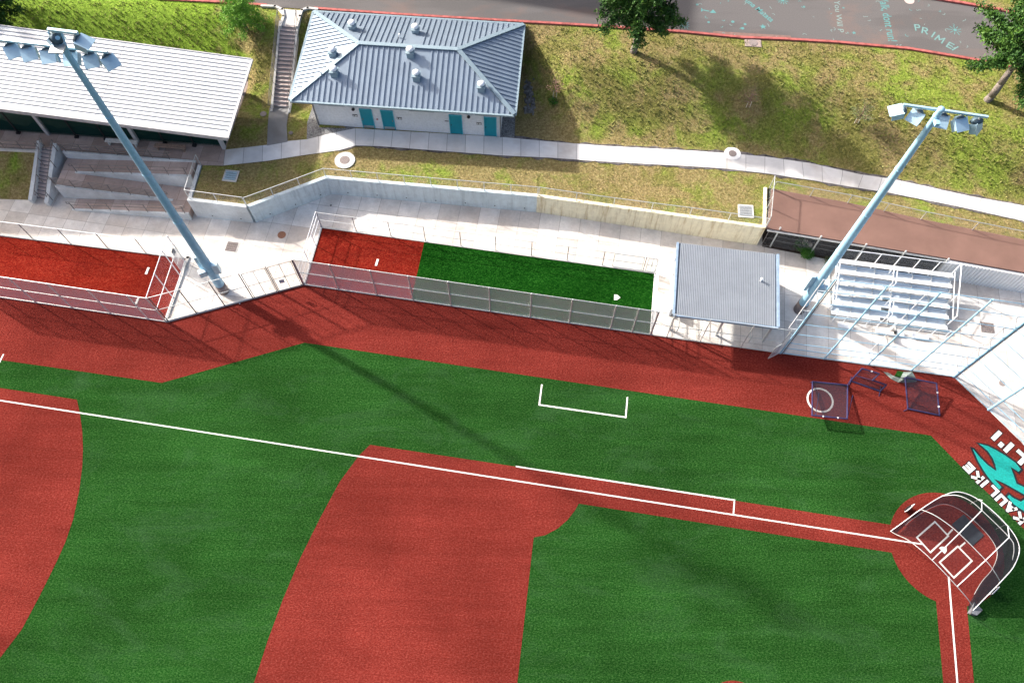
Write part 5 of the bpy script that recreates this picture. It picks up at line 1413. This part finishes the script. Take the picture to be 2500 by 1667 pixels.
branchy('pine_tree', 'dark green pine with leaning trunk at the upper right edge', tb2, 4.3, 10.4, 3.8, 66, 'leaf_pine', .33, (.05, .0), .40, .06, .48, 95, .28, 9, shape=lambda t: .8+.45*math.sin(math.pi*min(1, t*1.15+.15))-.4*t)
branchy('pine_tree', 'dark tree at the upper left corner behind the white roof', P(-5, 62, 4.6), 4.4, 4.6, 2.6, 34, 'leaf_pine', .22, (.02, .05), .25, .1, .48, 70, .28, 5)
branchy('young_tree', 'feathery bright lime tree beside the road left of the stairs', P(602, 72, 4.4), 4.3, 3.4, 1.75, 44, 'leaf_lime', .10, (0, .05), .15, 0, .42, 80, .16, 6, shape=lambda t: 1.1-.6*t)
random.seed(4)
def g2(u, v):
    z = 3.5
    for _ in range(8): p = P(u, v, z); z = ground(p.x, p.y)
    return p, z
def sapling(label, u, v, h, rad, m, nl, seed, stake=True, twig='dry_twig'):
    p, z = g2(u, v); random.seed(seed); t = thing('sapling', label, 'sapling', v3(p, z), 'saplings on the slope'); tr = MB(); lf = MB()
    tr.tube(v3(p, z-.1), v3(p, z+h), .035, .012, n=6)
    for i in range(26):
        f = random.uniform(.3, .95); a = random.uniform(0, 6.28); q = v3(p, z+h*f); e = q+Vector((math.cos(a), math.sin(a), .8))*rad*random.uniform(.4, .9)*(1.15-f*.5)
        tr.tube(q, e, .014, .006, n=4, cap=False)
        for _ in range(3): e2 = q.lerp(e, random.uniform(.4, 1)); tr.tube(e2, e2+Vector((random.gauss(0, .2), random.gauss(0, .2), .2)), .008, .004, n=3, cap=False)
        for _ in range(nl): leaf(lf, q.lerp(e, random.uniform(.3, 1.1))+Vector((random.gauss(0, .1), random.gauss(0, .1), random.gauss(0, .1))), .11)
    tr.build('stem', twig, t); lf.build('leaves', m, t)
    if stake:
        for s in (-1, 1): MB().tube(v3(p+Vector((s*.14, 0)), z-.05), v3(p+Vector((s*.14, 0)), z+h*.42), .022, n=6).build('stake', 'beige', t)
sapling('leafless reddish sapling in the grass right of the toilet block', 1354, 242, 2.1, 1.0, 'leaf_red', 5, 1)
sapling('grey thin sapling with two pale stakes in the middle of the slope', 1826, 262, 1.5, .9, 'leaf_pale', 4, 2)
sapling('bushy pale green sapling with two stakes left of the right mast lamps', 2090, 301, 1.5, 1.15, 'leaf_pale', 34, 3)
def shrub(name, label, p, z, r, h, n, m, ls=.13, seed=1, cat='shrub'):
    random.seed(seed); lf = MB(); t = thing(name, label, cat, v3(p, z)); st = MB()
    for i in range(9):
        a = random.uniform(0, 6.28); e = Vector((p.x+math.cos(a)*r*.7, p.y+math.sin(a)*r*.7, z+h*.8)); st.tube(v3(p, z), e, .02, .008, n=4, cap=False)
    for _ in range(n):
        v = Vector((random.gauss(0, 1), random.gauss(0, 1), random.gauss(0, 1))).normalized()*random.uniform(.5, 1); leaf(lf, Vector((p.x+v.x*r, p.y+v.y*r, z+h*.5+v.z*h*.5)), ls)
    st.build('stems', 'bark', t); lf.build('leaves', m, t)
shrub('shrub', 'round bright green shrub growing out at the shed fence', P(1967, 626), .05, .55, .8, 900, 'leaf_shrub', .13, 2)
shrub('weed_clump', 'straggly weeds behind the shed fence beside the buckets', P(1950, 607), .05, .6, 1.0, 420, 'leaf_shrub', .12, 3, 'weeds')
shrub('weed_clump', 'low green brown weeds at the shed foot behind the right mast', P(2023, 641), .05, .5, .4, 350, 'leaf_pale', .12, 4, 'weeds')
pp, zz = g2(1351, 250); shrub('weed_clump', 'dark green tuft at the foot of the reddish sapling', pp, zz, .45, .35, 300, 'leaf_shrub', .13, 5, 'weeds')
# rocks beside the building
random.seed(12); rk = MB()
rkt = tag(bpy.data.objects.new('rock_bed', None), 'strip of loose grey rocks in the shade right of the toilet block', 'rocks')
bpy.data.objects.remove(rkt)
for i in range(95):
    u = random.uniform(1281, 1303)+(0 if True else 0); v = random.uniform(196, 280); p, z = g2(u, v); s = random.uniform(.10, .24)
    c = Vector((p.x, p.y, z+s*.25)); n = 6; 
    ring_ = [c+Vector((math.cos(2*math.pi*k/n)*s*random.uniform(.7, 1.2), math.sin(2*math.pi*k/n)*s*random.uniform(.7, 1.2), -s*.4)) for k in range(n)]
    tpv = [c+(q-c)*.55+Vector((0, 0, s*random.uniform(.6, .9))) for q in ring_]
    for k in range(n): rk.face([ring_[k], ring_[(k+1) % n], tpv[(k+1) % n], tpv[k]])
    rk.face(tpv)
tag(rk.build('rock_bed', 'rock'), 'strip of loose grey rocks in the shade right of the toilet block', 'rocks', kind='stuff')
# ------------------------------------------------------------------ grass tufts over the slopes
random.seed(33)
gm = MB()
def tuft(x, y, z, s):
    for _ in range(3):
        a = random.uniform(0, 6.28); w = s*.16; d = Vector((math.cos(a), math.sin(a), 0)); e = Vector((-d.y, d.x, 0)); l = d*s*random.uniform(.2, .8)+Vector((0, 0, s*random.uniform(.5, 1)))
        b = Vector((x, y, z)); gm.face([b-e*w, b+e*w, b+l])
WLY = [(q.x, q.y) for q in (wp[0], wp[1], wp[2], wp[3])]+[(19.8, 33.6), (20.2, 37.9), (26, 36.6), (31.2, 35.1), (39, 33.3), (80, 22)]
LOY = [(q.x, q.y) for q in lop]
cnt = 0
while cnt < 30000:
    u = random.uniform(-30, 2530); v = random.uniform(-5, 560); p, z = g2(u, v) if v < 480 else (P(u, v, 2.1), 2.1)
    yp = interp(YP, p.x); yr = interp(RL, p.x)
    ok = yp+.1 < p.y < yr-.25 and not (-17.6 < p.x < .4) and not (-21.0 < p.x < -17.6)
    if not ok and p.x > -24 and interp(WLY, p.x)+.25 < p.y < interp(LOY, p.x)-.12: tuft(p.x, p.y, zU(p.x)-.02, random.uniform(.07, .17))
    if ok: z = ground(p.x, p.y); tuft(p.x, p.y, z-.01, random.uniform(.10, .26)); 
    cnt += 1
tag(gm.build('grass_tufts', 'grass_tuft'), kind='stuff')
# building beyond the road whose shadow lies on it
q = [Vector((-34, 67.4)), Vector((-1, 60.75))]; dq = (q[1]-q[0]).normalized(); nq = Vector((-dq.y, dq.x))
sb = thing('school_building', 'long plain school building across the road, out of view', 'building', v3(q[0], 5))
MB().prism([q[0]+nq*.6, q[1]+nq*.6, q[1]+nq*12, q[0]+nq*12], 4.8, 14.6).build('wall', 'white_wall', sb)
MB().prism([q[0], q[1], q[1]+nq*12.6, q[0]+nq*12.6], 14.6, 14.9).build('roof', 'roof_trim', sb)
for i in range(10):
    for z in (6, 9.2, 12.2):
        w_ = q[0]+dq*(1.5+3.1*i)+nq*.55; MB().prism([w_, w_+dq*1.9, w_+dq*1.9+nq*.1, w_+nq*.1], z, z+1.5).build('window', 'fascia', sb)
